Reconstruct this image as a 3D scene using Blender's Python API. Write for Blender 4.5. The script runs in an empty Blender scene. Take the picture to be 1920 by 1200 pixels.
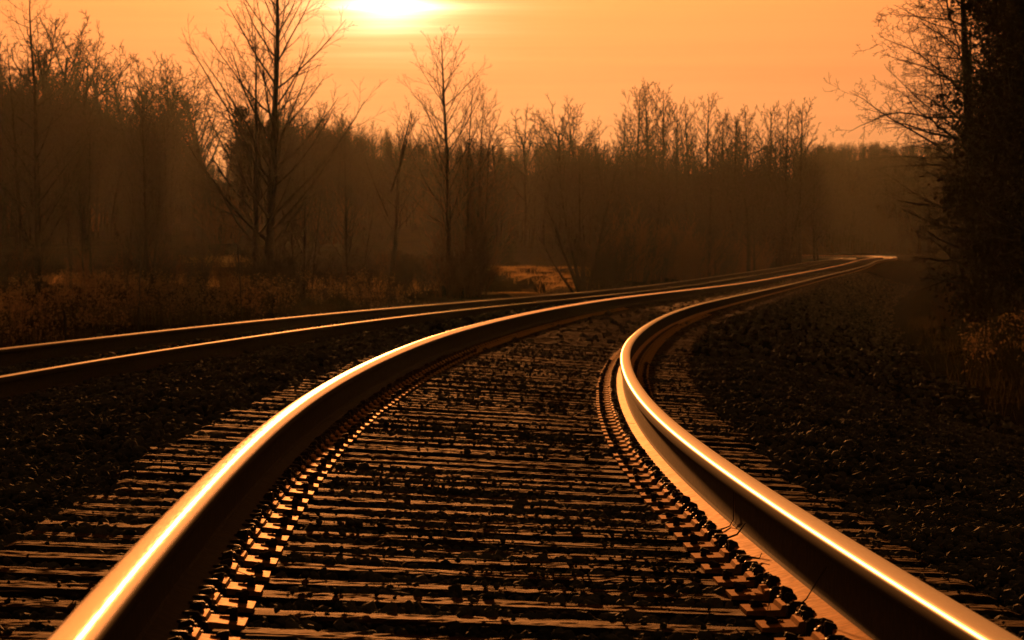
import bpy, bmesh, math, random
import numpy as np
rnd = random.Random(7)
rng = np.random.default_rng(11)
sc = bpy.context.scene
C = sc.collection
F = 8300.0; YH = 474.5; H = 0.6021          # focal length in 1920-px units, horizon row, lens height over the rail tops
GAUGE = 1.508; D2 = 4.4466; DZ2 = -0.1732
SUN_AZ = math.radians(-2.0); SUN_EL = math.radians(3.9)

# ------------------------------------------------------------------ tags
def tag(o, label=None, cat=None, group=None, kind=None):
    if label: o['label'] = label
    if cat: o['category'] = cat
    if group: o['group'] = group
    if kind: o['kind'] = kind
    return o
def link(o, parent=None):
    C.objects.link(o)
    if parent: o.parent = parent
    return o
def empty(name, loc=(0, 0, 0), rz=0):
    o = bpy.data.objects.new(name, None); link(o); o.location = loc; o.rotation_euler = (0, 0, rz)
    o.empty_display_size = .1
    return o
def mesh_arrays(name, V, Fa, mats, smooth=False, midx=None):
    """V n x 3, Fa m x k (all faces same size)"""
    V = np.asarray(V, np.float32); Fa = np.asarray(Fa, np.int32)
    me = bpy.data.meshes.new(name)
    k = Fa.shape[1]; m = len(Fa)
    me.vertices.add(len(V)); me.vertices.foreach_set('co', V.ravel())
    me.loops.add(m * k); me.loops.foreach_set('vertex_index', Fa.ravel())
    me.polygons.add(m); me.polygons.foreach_set('loop_start', np.arange(0, m * k, k, dtype=np.int32))
    if midx is not None: me.polygons.foreach_set('material_index', np.asarray(midx, np.int32))
    me.update(calc_edges=True)
    me.polygons.foreach_set('use_smooth', np.full(m, smooth))
    for mt in (mats if isinstance(mats, (list, tuple)) else [mats]): me.materials.append(mt)
    return me
def obj(name, me, parent=None):
    return link(bpy.data.objects.new(name, me), parent)
def bm_mesh(name, bm, mat, smooth=False):
    me = bpy.data.meshes.new(name); bm.normal_update(); bm.to_mesh(me); bm.free()
    me.materials.append(mat)
    if smooth: me.polygons.foreach_set('use_smooth', [True] * len(me.polygons))
    return me

# ------------------------------------------------------------------ materials
def mat(name, base=(.1, .1, .1), rough=.6, metal=0., spec=.5, noise=None, bump=None, rough_var=None, vec_scale=None, trans=0., coat=0., tint=None):
    m = bpy.data.materials.new(name); m.use_nodes = True
    nt = m.node_tree; n = nt.nodes; L = nt.links
    b = n['Principled BSDF']
    b.inputs['Base Color'].default_value = (*base, 1); b.inputs['Roughness'].default_value = rough
    b.inputs['Metallic'].default_value = metal; b.inputs['Specular IOR Level'].default_value = spec
    b.inputs['Coat Weight'].default_value = coat
    if tint: b.inputs['Specular Tint'].default_value = (*tint, 1)
    tc = n.new('ShaderNodeTexCoord'); mp = n.new('ShaderNodeMapping')
    L.new(tc.outputs['Object'], mp.inputs['Vector'])
    if vec_scale: mp.inputs['Scale'].default_value = vec_scale
    if noise:   # (scale, detail, colour2, lo, hi)
        t = n.new('ShaderNodeTexNoise'); t.inputs['Scale'].default_value = noise[0]; t.inputs['Detail'].default_value = noise[1]
        L.new(mp.outputs[0], t.inputs['Vector'])
        r = n.new('ShaderNodeValToRGB'); r.color_ramp.elements[0].position = noise[3]; r.color_ramp.elements[1].position = noise[4]
        r.color_ramp.elements[0].color = (*base, 1); r.color_ramp.elements[1].color = (*noise[2], 1)
        L.new(t.outputs['Fac'], r.inputs['Fac']); L.new(r.outputs[0], b.inputs['Base Color'])
    if rough_var:  # (scale, lo, hi)
        t = n.new('ShaderNodeTexNoise'); t.inputs['Scale'].default_value = rough_var[0]; t.inputs['Detail'].default_value = 6
        L.new(mp.outputs[0], t.inputs['Vector'])
        r = n.new('ShaderNodeMapRange'); r.inputs['From Min'].default_value = .3; r.inputs['From Max'].default_value = .7
        r.inputs['To Min'].default_value = rough_var[1]; r.inputs['To Max'].default_value = rough_var[2]
        L.new(t.outputs['Fac'], r.inputs['Value']); L.new(r.outputs[0], b.inputs['Roughness'])
    if bump:   # list of (scale, strength, distance)
        prev = None
        for s_, st, di in bump:
            t = n.new('ShaderNodeTexNoise'); t.inputs['Scale'].default_value = s_; t.inputs['Detail'].default_value = 5
            L.new(mp.outputs[0], t.inputs['Vector'])
            bp = n.new('ShaderNodeBump'); bp.inputs['Strength'].default_value = st; bp.inputs['Distance'].default_value = di
            L.new(t.outputs['Fac'], bp.inputs['Height'])
            if prev: L.new(prev.outputs[0], bp.inputs['Normal'])
            prev = bp
        L.new(prev.outputs[0], b.inputs['Normal'])
    if trans:
        tr = n.new('ShaderNodeBsdfTranslucent'); mx = n.new('ShaderNodeMixShader')
        tr.inputs['Color'].default_value = (*[min(1, c * 1.6) for c in base], 1)
        mx.inputs[0].default_value = trans
        L.new(b.outputs[0], mx.inputs[1]); L.new(tr.outputs[0], mx.inputs[2])
        L.new(mx.outputs[0], n['Material Output'].inputs['Surface'])
    return m

def head_steel(name, c0=(.78, .70, .62), c1=(.95, .90, .84), r0=.085, r1=.20):
    """polished running surface: fine wear lines that run with the rail (uv: u across, v along)"""
    m = bpy.data.materials.new(name); m.use_nodes = True
    nt = m.node_tree; n = nt.nodes; L = nt.links; b = n['Principled BSDF']
    b.inputs['Metallic'].default_value = 1.0
    uv = n.new('ShaderNodeUVMap'); uv.uv_map = 'UVMap'
    mp = n.new('ShaderNodeMapping'); mp.inputs['Scale'].default_value = (1, .012, 1); L.new(uv.outputs[0], mp.inputs['Vector'])
    t = n.new('ShaderNodeTexNoise'); t.inputs['Scale'].default_value = 420; t.inputs['Detail'].default_value = 4; L.new(mp.outputs[0], t.inputs['Vector'])
    r = n.new('ShaderNodeMapRange'); r.inputs['From Min'].default_value = .3; r.inputs['From Max'].default_value = .7
    r.inputs['To Min'].default_value = r0; r.inputs['To Max'].default_value = r1
    L.new(t.outputs['Fac'], r.inputs['Value']); L.new(r.outputs[0], b.inputs['Roughness'])
    cr = n.new('ShaderNodeValToRGB'); cr.color_ramp.elements[0].position = .3; cr.color_ramp.elements[1].position = .7
    cr.color_ramp.elements[0].color = (*c0, 1); cr.color_ramp.elements[1].color = (*c1, 1)
    L.new(t.outputs['Fac'], cr.inputs['Fac'])
    # shoulders of the head away from the wheel path stay rusty: by |u|
    sp = n.new('ShaderNodeSeparateXYZ'); L.new(uv.outputs[0], sp.inputs[0])
    ab = n.new('ShaderNodeMath'); ab.operation = 'ABSOLUTE'; L.new(sp.outputs[0], ab.inputs[0])
    mr = n.new('ShaderNodeMapRange'); mr.inputs['From Min'].default_value = .0355; mr.inputs['From Max'].default_value = .041
    L.new(ab.outputs[0], mr.inputs['Value'])
    mx = n.new('ShaderNodeMix'); mx.data_type = 'RGBA'; L.new(mr.outputs[0], mx.inputs[0])
    L.new(cr.outputs[0], mx.inputs[6]); mx.inputs[7].default_value = (.05, .024, .011, 1)
    L.new(mx.outputs[2], b.inputs['Base Color'])
    rr_ = n.new('ShaderNodeMapRange'); L.new(mr.outputs[0], rr_.inputs['Value']); rr_.inputs['To Max'].default_value = .8; L.new(r.outputs[0], rr_.inputs['To Min']); L.new(rr_.outputs[0], b.inputs['Roughness'])
    sp_ = n.new('ShaderNodeMapRange'); L.new(mr.outputs[0], sp_.inputs['Value']); sp_.inputs['To Min'].default_value = .5; sp_.inputs['To Max'].default_value = .06; L.new(sp_.outputs[0], b.inputs['Specular IOR Level'])
    inv = n.new('ShaderNodeMapRange'); inv.inputs['To Min'].default_value = 1; inv.inputs['To Max'].default_value = 0
    L.new(mr.outputs[0], inv.inputs['Value']); L.new(inv.outputs[0], b.inputs['Metallic'])
    b2 = n.new('ShaderNodeBump'); b2.inputs['Strength'].default_value = .03; b2.inputs['Distance'].default_value = .0006
    L.new(t.outputs['Fac'], b2.inputs['Height']); L.new(b2.outputs[0], b.inputs['Normal'])
    return m

M = {}
M['head'] = head_steel('polished_rail_steel')
M['head_right'] = head_steel('striped_rail_steel', r0=.38, r1=.50)
M['head_dull'] = head_steel('dull_brown_rail_steel', (.30, .21, .13), (.42, .30, .19), .6, .74)  # darker, browner and rougher than the near track's heads
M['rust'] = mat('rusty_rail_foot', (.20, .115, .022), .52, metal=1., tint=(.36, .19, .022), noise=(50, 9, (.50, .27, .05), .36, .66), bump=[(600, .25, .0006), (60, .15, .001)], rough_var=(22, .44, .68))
M['web'] = mat('grimy_web_shaded_foot', (.035, .018, .009), .85, spec=.08, noise=(30, 5, (.075, .036, .016), .4, .7), bump=[(220, .5, .001)])
M['plate'] = mat('worn_tie_plate_steel', (.34, .175, .04), .62, metal=1., tint=(.42, .22, .04), noise=(50, 5, (.48, .27, .07), .35, .7), bump=[(300, .25, .0008)], rough_var=(60, .58, .72))
M['spike'] = mat('rusty_spike_iron', (.05, .022, .011), .6, spec=.2, bump=[(180, .5, .001)], tint=(1., .65, .35))
M['tie'] = mat('weathered_creosoted_wood', (.028, .015, .006), .62, metal=.55, spec=.04, tint=(.50, .27, .05), vec_scale=(3, 60, 60), noise=(1.2, 7, (.085, .052, .02), .4, .72),
               bump=[(1.0, .6, .004), (7.0, .8, .003), (40., 1., .0018)], rough_var=(2.0, .64, .92))
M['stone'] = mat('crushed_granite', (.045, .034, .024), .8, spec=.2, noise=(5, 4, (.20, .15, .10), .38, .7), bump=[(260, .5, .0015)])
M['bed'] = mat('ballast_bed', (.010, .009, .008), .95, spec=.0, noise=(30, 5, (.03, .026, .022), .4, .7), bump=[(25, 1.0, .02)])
M['soil'] = mat('frosty_grass_soil', (.012, .009, .006), .95, spec=.0, noise=(.9, 8, (.032, .023, .013), .4, .65), bump=[(2.5, .25, .05)])
M['hill'] = mat('hillside_leaf_litter', (.03, .022, .014), 1.0, spec=0., noise=(.05, 6, (.06, .042, .024), .4, .65), bump=[(.3, .6, .8)])
M['bark'] = mat('dark_bark', (.025, .021, .015), .9, spec=.1, noise=(4, 5, (.05, .042, .03), .4, .7))
M['twig'] = mat('bare_twigs', (.035, .027, .018), .8, spec=.15)
M['redtwig'] = mat('reddish_twigs', (.10, .045, .02), .8, spec=.15)
M['oldleaf'] = mat('withered_leaves', (.022, .015, .008), .9, spec=.05, trans=.1)
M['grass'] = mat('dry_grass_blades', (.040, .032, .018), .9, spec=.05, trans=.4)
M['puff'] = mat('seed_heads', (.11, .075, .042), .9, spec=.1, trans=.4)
M['straw'] = mat('straw_painted_sunlit', (.34, .22, .09), .8, spec=.1, trans=.6)  # far paler than the other grass: sunlight on the field put into the colour
M['path'] = mat('pale_dirt', (.20, .14, .07), 1., spec=.0, noise=(3, 5, (.10, .07, .035), .4, .7), bump=[(8, .5, .03)])
M['iron'] = mat('dark_post_iron', (.03, .02, .015), .5, spec=.4)
M['carpaint'] = mat('dark_car_paint', (.02, .028, .03), .25, spec=.5, coat=.6)
M['glass'] = mat('car_window_glass', (.01, .012, .014), .05, spec=.8)
M['tyre'] = mat('tyre_rubber', (.012, .012, .012), .8)
M['chrome'] = mat('wheel_alloy', (.4, .4, .4), .3, metal=1)
M['lamp'] = mat('tail_lamp_plastic', (.2, .01, .01), .3)
M['shed'] = mat('old_shed_boards', (.02, .015, .011), 1., spec=0., vec_scale=(12, 12, 1), noise=(2, 4, (.06, .04, .03), .4, .7))

# ------------------------------------------------------------------ track geometry
K = np.array([0, 8, 16, 24, 32, 42, 55, 70, 90, 120, 160, 210, 260, 310, 360, 420, 500, 600.]) * 1.12
HD = np.array([-0.0321, -0.0141, 0.0102, 0.0255, 0.0407, 0.0513, 0.0646, 0.0760, 0.0793, 0.0829, 0.0942, 0.1057, 0.0973, 0.0902, 0.1046, 0.0960, -0.0338, -0.1564])
CK = np.array([0, 25, 60, 130, 300.]) * 1.12
CV = np.array([0.0345, 0.0667, 0.0705, 0.0604, 0.0463])
VK = np.array([0, 60, 150, 250, 350, 500, 660.]) * 1.12
VV = np.array([0, -.2299, -.5197, -.2582, .0090, .2450, .3200])
def smooth(Kn, v, S):
    m = np.gradient(v, Kn); S = np.asarray(S, float); i = np.clip(np.searchsorted(Kn, S) - 1, 0, len(Kn) - 2)
    h = Kn[i + 1] - Kn[i]; t = np.clip((S - Kn[i]) / h, 0, 1)
    return (2*t**3-3*t**2+1)*v[i] + (t**3-2*t**2+t)*h*m[i] + (-2*t**3+3*t**2)*v[i+1] + (t**3-t**2)*h*m[i+1]
S0 = -11.0
SA = np.arange(S0, 740, .25)
TH = smooth(K, HD, SA); TH[SA < 0] = HD[0]
dx = np.sin(TH) * .25; dy = np.cos(TH) * .25
i0 = int(round(-S0 / .25))
XA = np.concatenate([[0], np.cumsum(dx[:-1])]); XA += 0.1344 - XA[i0]
YA = np.concatenate([[0], np.cumsum(dy[:-1])]); YA += 5.0 - YA[i0]
CA = smooth(CK, CV, SA); CA[SA < 0] = CV[0]
ZA = smooth(VK, VV, SA); ZA[SA < 0] = 0
def frame(s, track=1):
    s = np.asarray(s, float)
    x = np.interp(s, SA, XA); y = np.interp(s, SA, YA); th = np.interp(s, SA, TH); c = np.interp(s, SA, CA); z = np.interp(s, SA, ZA)
    if track == 2:
        x = x - D2 * np.cos(th); y = y + D2 * np.sin(th); z = z + DZ2; c = c * 0 + .009
    P = np.stack([x, y, z], -1)
    R = np.stack([np.cos(th)*np.cos(c), -np.sin(th)*np.cos(c), -np.sin(c)], -1)
    T = np.stack([np.sin(th), np.cos(th), np.zeros_like(th)], -1)
    N = np.cross(R, T)
    return P, R, T, N, th, c
def sweep(prof, S, off, track, lean=0., closed=True, uv=False, midfn=None):
    prof = np.asarray(prof, float)
    cu, cv = math.cos(lean), math.sin(lean)
    pr = np.stack([prof[:, 0]*cu + prof[:, 1]*cv, -prof[:, 0]*cv + prof[:, 1]*cu], -1)
    P, R, T, N, _, _ = frame(S, track)
    V = P[:, None] + R[:, None]*(off + pr[None, :, 0, None]) + N[:, None]*pr[None, :, 1, None]
    n, k = V.shape[:2]; V = V.reshape(-1, 3)
    i = np.arange(n-1)[:, None]*k; j = np.arange(k if closed else k-1)[None]
    jn = (j+1) % k
    Fa = np.stack([i+j, i+jn, i+k+jn, i+k+j], -1).reshape(-1, 4)
    return V, Fa, n, k
def uv_along(me, prof, S, k):
    """u = arc position across the profile in metres (0 at crown), v = station"""
    prof = np.asarray(prof); a = np.concatenate([[0], np.cumsum(np.hypot(*np.diff(prof, axis=0).T))])
    mid = np.argmax(prof[:, 1]); a = a - a[mid]
    vi = np.empty(len(me.loops), np.int32); me.loops.foreach_get('vertex_index', vi)
    uvl = me.uv_layers.new(name='UVMap')
    co = np.stack([a[vi % k], np.asarray(S)[vi // k]], -1).astype(np.float32)
    uvl.data.foreach_set('uv', co.ravel())

SR = np.concatenate([np.arange(-10, 40, .25), np.arange(40, 120, .75), np.arange(120, 320, 2), np.arange(320, 735, 2.5)])
# head profiles: from lower left round the crown to lower right, (u, v), v = 0 on the crown
def head_profile(angs_left, angs_right):
    """build from a slope law: list of (u, slope angle in degrees) outward from the centre line"""
    def side(tab):
        us = np.linspace(0, .0368, 15); sl = np.interp(us, [t[0] for t in tab], [t[1] for t in tab])
        v = [0.]
        for a, b, s1, s2 in zip(us[:-1], us[1:], sl[:-1], sl[1:]): v.append(v[-1] - (b-a)*math.tan(math.radians((s1+s2)/2)))
        return us, np.array(v)
    ul, vl = side(angs_left); ur, vr = side(angs_right)
    L = [(-a, b) for a, b in zip(ul[::-1], vl[::-1])]; R_ = [(a, b) for a, b in zip(ur[1:], vr[1:])]
    return [(-.0100, -.052), (-.034, -.0445), (-.0368, -.041)] + L + R_ + [(.0368, -.041), (.034, -.0445), (.0100, -.052)]
std = [(0, 0), (.012, 3), (.022, 8), (.028, 22), (.032, 42), (.0355, 62), (.0368, 76)]
worn = [(0, 1), (.008, 6), (.014, 15), (.019, 24), (.025, 33), (.031, 46), (.0355, 62), (.0368, 74)]
P_left = head_profile(std, worn); P_right = head_profile(std, std)
P_web = [(-.010, -.0515), (-.0088, -.062), (-.0088, -.135), (-.012, -.150), (-.017, -.1575), (-.050, -.1660), (-.0745, -.1725), (-.0762, -.1745), (-.0762, -.186),
         (.0762, -.186), (.0762, -.1745), (.0745, -.1725), (.050, -.1660), (.017, -.1575), (.012, -.150), (.0088, -.135), (.0088, -.062), (.010, -.0515)]
def make_rail(off, track, prof, lean, label):
    root = empty('rail'); tag(root, label, 'rail', 'running rails of the two tracks')
    V, Fa, n, k = sweep(prof, SR, off, track, lean)
    me = mesh_arrays('rail_head', V, Fa, M['head_dull'] if track == 2 else (M['head'] if off < 0 else M['head_right']), True); uv_along(me, prof, SR, k)
    obj('rail_head', me, root)
    V, Fa, n, k = sweep(P_web[:7], SR, off, track, lean, closed=False)
    parts = []
    base = 0; Vs, Fs = [], []
    for pr in (P_web[:4], P_web[3:5], P_web[4:7], P_web[6:9], P_web[8:10], P_web[9:12], P_web[11:14], P_web[13:15], P_web[14:]):
        V, Fa, n, k = sweep(pr, SR, off, track, lean, closed=False); Vs.append(V); Fs.append(Fa + base); base += len(V)
    webV, webF, footV, footF = [], [], [], []
    wi = (0, 1, 7, 8)
    bw = bf = 0
    for q, (V, Fa, b0) in enumerate(zip(Vs, Fs, np.cumsum([0]+[len(v) for v in Vs[:-1]]))):
        if q in wi: webV.append(V); webF.append(Fa - b0 + bw); bw += len(V)
        else: footV.append(V); footF.append(Fa - b0 + bf); bf += len(V)
    obj('web', mesh_arrays('web', np.concatenate(webV), np.concatenate(webF), M['web'], True), root)
    obj('foot', mesh_arrays('foot', np.concatenate(footV), np.concatenate(footF), M['rust'] if (track == 1 and off > 0) else M['web'], True), root)  # left and far feet take the dark, grimy web colour: shade painted in
    return root
LEAN = 1/40
rails = {}
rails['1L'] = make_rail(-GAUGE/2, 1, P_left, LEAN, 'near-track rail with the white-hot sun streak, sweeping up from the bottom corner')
rails['1R'] = make_rail(GAUGE/2, 1, P_right, -LEAN, 'shiny golden rail with a glowing orange foot, bending sharply beside the dark ballast slope')
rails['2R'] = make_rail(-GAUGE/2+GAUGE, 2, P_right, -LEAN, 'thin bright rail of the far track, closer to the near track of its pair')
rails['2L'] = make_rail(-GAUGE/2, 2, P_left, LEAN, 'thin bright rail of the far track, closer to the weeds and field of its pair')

# ------------------------------------------------------------------ ties, plates, spikes, anchors
def tie_mesh(seed):
    r = np.random.default_rng(seed)
    nx, ny = 110, 12
    L_, W, T_ = 2.59, .229, .178
    xs = np.linspace(-L_/2, L_/2, nx); ys = np.linspace(-W/2, W/2, ny)
    X, Y = np.meshgrid(xs, ys, indexing='ij')
    # long cracks and worn furrows running with the grain, edge rounding
    Z = np.zeros_like(X)
    for q in range(5):
        y0 = r.uniform(-W/2, W/2); x0 = r.uniform(-L_/2, L_/2); ln = r.uniform(.2, 1.0); w = r.uniform(.004, .009); dp = r.uniform(.002, .009)
        Z -= dp*np.exp(-((Y-y0-.004*np.sin(X*6+q))/w)**2)*np.exp(-((X-x0)/ln)**4)
    for q in range(14):
        x0 = r.uniform(-L_/2, L_/2); y0 = r.uniform(-W/2, W/2); a = r.uniform(.1, .35); b = r.uniform(.02, .06)
        Z -= r.uniform(0, .004)*np.exp(-((X-x0)/a)**2-((Y-y0)/b)**2)
    e = np.maximum(0, np.abs(Y)-(W/2-.012))/.012
    Z -= .006*e**2 + r.uniform(0, .004, X.shape)*(e > 0)*2
    e = np.maximum(0, np.abs(X)-(L_/2-.03))/.03; Z -= .008*e**2
    Z += r.normal(0, .0007, X.shape)
    seat = np.minimum(np.abs(X-.754), np.abs(X+.754)) < .21
    Z = np.where(seat & (Z > -.012), Z*.2, Z)
    top = np.stack([X, Y, Z], -1).reshape(-1, 3)
    bot = np.stack([X, Y*1., Z*0-T_], -1).reshape(-1, 3)
    i = np.arange(nx-1)[:, None]*ny; j = np.arange(ny-1)[None]
    q = np.stack([i+j, i+ny+j, i+ny+j+1, i+j+1], -1).reshape(-1, 4)
    n = nx*ny; Fa = [q, q[:, ::-1]+n]
    for edge, rev in ((np.arange(nx)*ny, 0), (np.arange(nx)*ny+ny-1, 1), (np.arange(ny), 1), (np.arange(ny)+(nx-1)*ny, 0)):
        a, b = edge[:-1], edge[1:]
        f = np.stack([a+n, b+n, b, a], -1); Fa.append(f[:, ::-1] if rev else f)
    return mesh_arrays('railroad_tie', np.concatenate([top, bot]), np.concatenate(Fa), M['tie'], False)
tie_variants = [tie_mesh(40+i) for i in range(9)]
simple_tie = [tie_mesh(90)]
def add_box(bm, c, s, rot=None, taper=1.0):
    r = bmesh.ops.create_cube(bm, size=1)
    for v in r['verts']:
        t = taper if v.co.z > 0 else 1
        v.co.x *= s[0]*t; v.co.y *= s[1]*t; v.co.z *= s[2]
        if rot:
            v.co.rotate(rot)
        v.co.x += c[0]; v.co.y += c[1]; v.co.z += c[2]
    return r['verts']
def bevel_all(bm, w, seg=1):
    bmesh.ops.bevel(bm, geom=list(bm.edges), offset=w, segments=seg, affect='EDGES', profile=.5)
# plate: local x across, rail seat in the middle, z = 0 on the tie top. Seat top is at +.018
bm = bmesh.new()
pl = [(-.187, 0), (-.187, .010), (-.108, .0155), (-.104, .026), (-.090, .029), (-.080, .027), (-.0785, .0172), (.0785, .0172), (.080, .027), (.090, .029), (.104, .026), (.108, .0155), (.187, .010), (.187, 0)]
va = [bm.verts.new((u, -.098, v)) for u, v in pl]; vb = [bm.verts.new((u, .098, v)) for u, v in pl]
for i in range(len(pl)):
    j = (i+1) % len(pl); bm.faces.new((va[i], vb[i], vb[j], va[j]))
bm.faces.new(va); bm.faces.new(vb[::-1])
bmesh.ops.recalc_face_normals(bm, faces=bm.faces)
# spare punched spike hole, a raised collar either side (reads as the dark slot seen in each plate end)
for sx in (-1, 1): add_box(bm, (sx*.140, .055, .0150), (.026, .010, .0045)); 
plate_me = bm_mesh('tie_plate', bm, M['plate'])
def spike_mesh(lift=.0):
    bm = bmesh.new()
    add_box(bm, (0, 0, -.04+lift/2), (.016, .016, .09+lift))
    bevel_all(bm, .001)
    hb = bmesh.new(); add_box(hb, (.004, 0, .012+lift), (.032, .023, .012), taper=.72)
    for v in hb.verts:
        if v.co.x > .01: v.co.z -= .006
    bevel_all(hb, .0028, 2); tmp = bpy.data.meshes.new('t'); hb.to_mesh(tmp); hb.free(); bm.from_mesh(tmp); bpy.data.meshes.remove(tmp)
    return bm_mesh('spike', bm, M['spike'], False)
spike_variants = [spike_mesh(l) for l in (0, .006, .012, .02)]
def anchor_mesh():
    bm = bmesh.new()
    add_box(bm, (0, 0, -.0115), (.175, .028, .016)); 
    for sx in (-1, 1):
        add_box(bm, (sx*.086, 0, -.003), (.020, .030, .036))
        add_box(bm, (sx*.071, 0, .0175), (.040, .026, .009), taper=.85)
    add_box(bm, (.098, 0, -.010), (.022, .022, .022))
    bmesh.ops.remove_doubles(bm, verts=bm.verts, dist=1e-5)
    bevel_all(bm, .0025)
    return bm_mesh('rail_anchor', bm, M['spike'])
anchor_me = anchor_mesh()
from mathutils import Matrix, Vector
def frame_matrix(s, off, v, track, yaw=0., lean=0.):
    P, R, T, N, _, _ = frame(s, track)
    p = P + R*off + N*v
    m = Matrix(((R[0], T[0], N[0], p[0]), (R[1], T[1], N[1], p[1]), (R[2], T[2], N[2], p[2]), (0, 0, 0, 1)))
    return m @ Matrix.Rotation(yaw, 4, 'Z') @ Matrix.Rotation(lean, 4, 'Y')
TIE_V = -.2035
ones = ['', 'first', 'second', 'third', 'fourth', 'fifth', 'sixth', 'seventh', 'eighth', 'ninth', 'tenth', 'eleventh', 'twelfth', 'thirteenth', 'fourteenth', 'fifteenth', 'sixteenth', 'seventeenth', 'eighteenth', 'nineteenth']
tens = {20: 'twenti', 30: 'thirti', 40: 'forti', 50: 'fifti', 60: 'sixti'}
def ordinal(n):
    if n < 20: return ones[n]
    t = n // 10 * 10
    w = {20: 'twenty', 30: 'thirty', 40: 'forty', 50: 'fifty', 60: 'sixty'}[t]
    return w + '-' + ones[n % 10] if n % 10 else tens[t] + 'eth'
tie_st = {1: [], 2: []}
rt = random.Random(5)
s = .12
while s < 76: tie_st[1].append(s); s += rt.gauss(.487, .012)
s = 16.
while s < 84: tie_st[2].append(s); s += rt.gauss(.492, .012)
back_st = []
s = -.37
while s > -9: back_st.append(s); s -= .49
looks = ['cracked and stone-strewn', 'furrowed', 'split-edged', 'worn smooth', 'frost-glinting', 'half-buried', 'knotty', 'splintered', 'dusty']
def set_m(o, m): o.matrix_local = m
n_anchor = {'1L': 0, '1R': 0}
anchor_rest = {'1L': [], '1R': []}
tie_noise = {}
for track in (1, 2):
    for i, s in enumerate(tie_st[track]):
        me = tie_variants[rt.randrange(9)]
        o = obj('railroad_tie', me)
        if track == 1 and i < 69:
            lab = '%s wooden tie of the near track, %s from the picture bottom' % (looks[rt.randrange(9)], ordinal(i+1))
        elif track == 1: lab = 'weathered wooden tie of the near track, where its rails swing round the bend'
        else: lab = 'dark wooden tie of the far track, half sunk in ballast between its thin rails'
        tag(o, lab, 'railroad tie', 'ties of the near track' if track == 1 else 'ties of the far track')
        dv = rt.gauss(0, .0035) if track == 1 else rt.gauss(-.004, .004)
        om = frame_matrix(s, rt.gauss(0, .02), TIE_V+dv-.001, track, rt.gauss(0, .006) + (math.pi if rt.random() < .5 else 0))
        set_m(o, om); inv = om.inverted()
        for side, key in ((-1, '1L'), (1, '1R')):
            off = side*GAUGE/2
            p = obj('tie_plate', plate_me, o)
            pm = frame_matrix(s+rt.gauss(0, .004), off + rt.gauss(0, .002), TIE_V + .0005, track, rt.gauss(0, .008))
            set_m(p, inv @ pm)
            if (track == 1 and s < 34):
                # rail spikes hook over the foot, anchor spikes stand further out
                for sx in (-1, 1):
                    for yy in (-.045, .045):
                        q = obj('spike', spike_variants[rt.randrange(4)], p)
                        set_m(q, Matrix.Translation((sx*(.0845+rt.gauss(0, .0015)), yy*sx+rt.gauss(0, .004), .0245)) @ Matrix.Rotation((0 if sx < 0 else math.pi)+rt.gauss(0, .15), 4, 'Z') @ Matrix.Rotation(rt.gauss(0.05, .05), 4, 'Y'))
                    q = obj('spike', spike_variants[rt.randrange(3)], p)
                    set_m(q, Matrix.Translation((sx*.160, rt.choice((-.03, .0, .03)), .012)) @ Matrix.Rotation(rt.gauss(0, .6) + (0 if sx < 0 else math.pi), 4, 'Z'))
            if track == 1:
                for ds in (-.135, .135):
                    am = frame_matrix(s+ds+rt.gauss(0, .008), off, -.186, track, rt.gauss(0, .04))
                    if n_anchor[key] < 99:
                        n_anchor[key] += 1
                        a = obj('rail_anchor', anchor_me, rails[key]); set_m(a, am)
                    elif s < 60: anchor_rest[key].append(am)
nv = len(anchor_me.vertices); av = np.empty(nv*3, np.float32); anchor_me.vertices.foreach_get('co', av); av = av.reshape(-1, 3)
apoly = [list(p.vertices) for p in anchor_me.polygons]
for key, ms in anchor_rest.items():
    V, Fc = [], []
    for q, m in enumerate(ms):
        A = np.array(m); V.append(av @ A[:3, :3].T + A[:3, 3]); Fc += [[v+q*nv for v in p] for p in apoly]
    me = bpy.data.meshes.new('rail_anchors'); me.from_pydata(np.concatenate(V).tolist(), [], Fc); me.materials.append(M['spike'])
    tag(obj('rail_anchors', me, rails[key]), kind='stuff')
# the ties further off, past counting
base_me = simple_tie[0]
bv = np.array([(x, y, z) for z in (-.178, 0) for y in (-.114, .114) for x in (-1.295, 1.295)]); bf = [(0, 2, 3, 1), (4, 5, 7, 6), (0, 1, 5, 4), (1, 3, 7, 5), (3, 2, 6, 7), (2, 0, 4, 6)]
V, Fc = [], []
q = 0
for track, st in ((1, list(np.arange(76.3, 620, .5)) + back_st), (2, list(np.arange(84.3, 620, .5)) + list(np.arange(-9, 15.8, .5)))):
    for s in st:
        A = np.array(frame_matrix(s, rt.gauss(0, .03), TIE_V, track, rt.gauss(0, .01))); V.append(bv @ A[:3, :3].T + A[:3, 3]); Fc += [tuple(v+q*8 for v in p) for p in bf]; q += 1
me = bpy.data.meshes.new('distant_ties'); me.from_pydata(np.concatenate(V).tolist(), [], Fc); me.materials.append(M['tie'])
tag(obj('distant_ties', me), 'ties beyond the bend, too many and too small to count', 'railroad ties', kind='stuff')

# field weld in the golden rail: a thin raised collar round web and foot, with its bond wire
def place(px, dist): return (px-960)/F*dist
jr = rails['1R']; sj = 8.35
V, Fa, n, k = sweep([(u*1.0 + (.0022 if u > 0 else -.0022), v + (.0022 if v > -.18 else -.001)) for u, v in P_web[1:-1]], np.array([sj, sj+.018]), GAUGE/2, 1, -LEAN, closed=False)
obj('weld_collar', mesh_arrays('weld_collar', V, Fa, M['rust']), jr)

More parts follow.
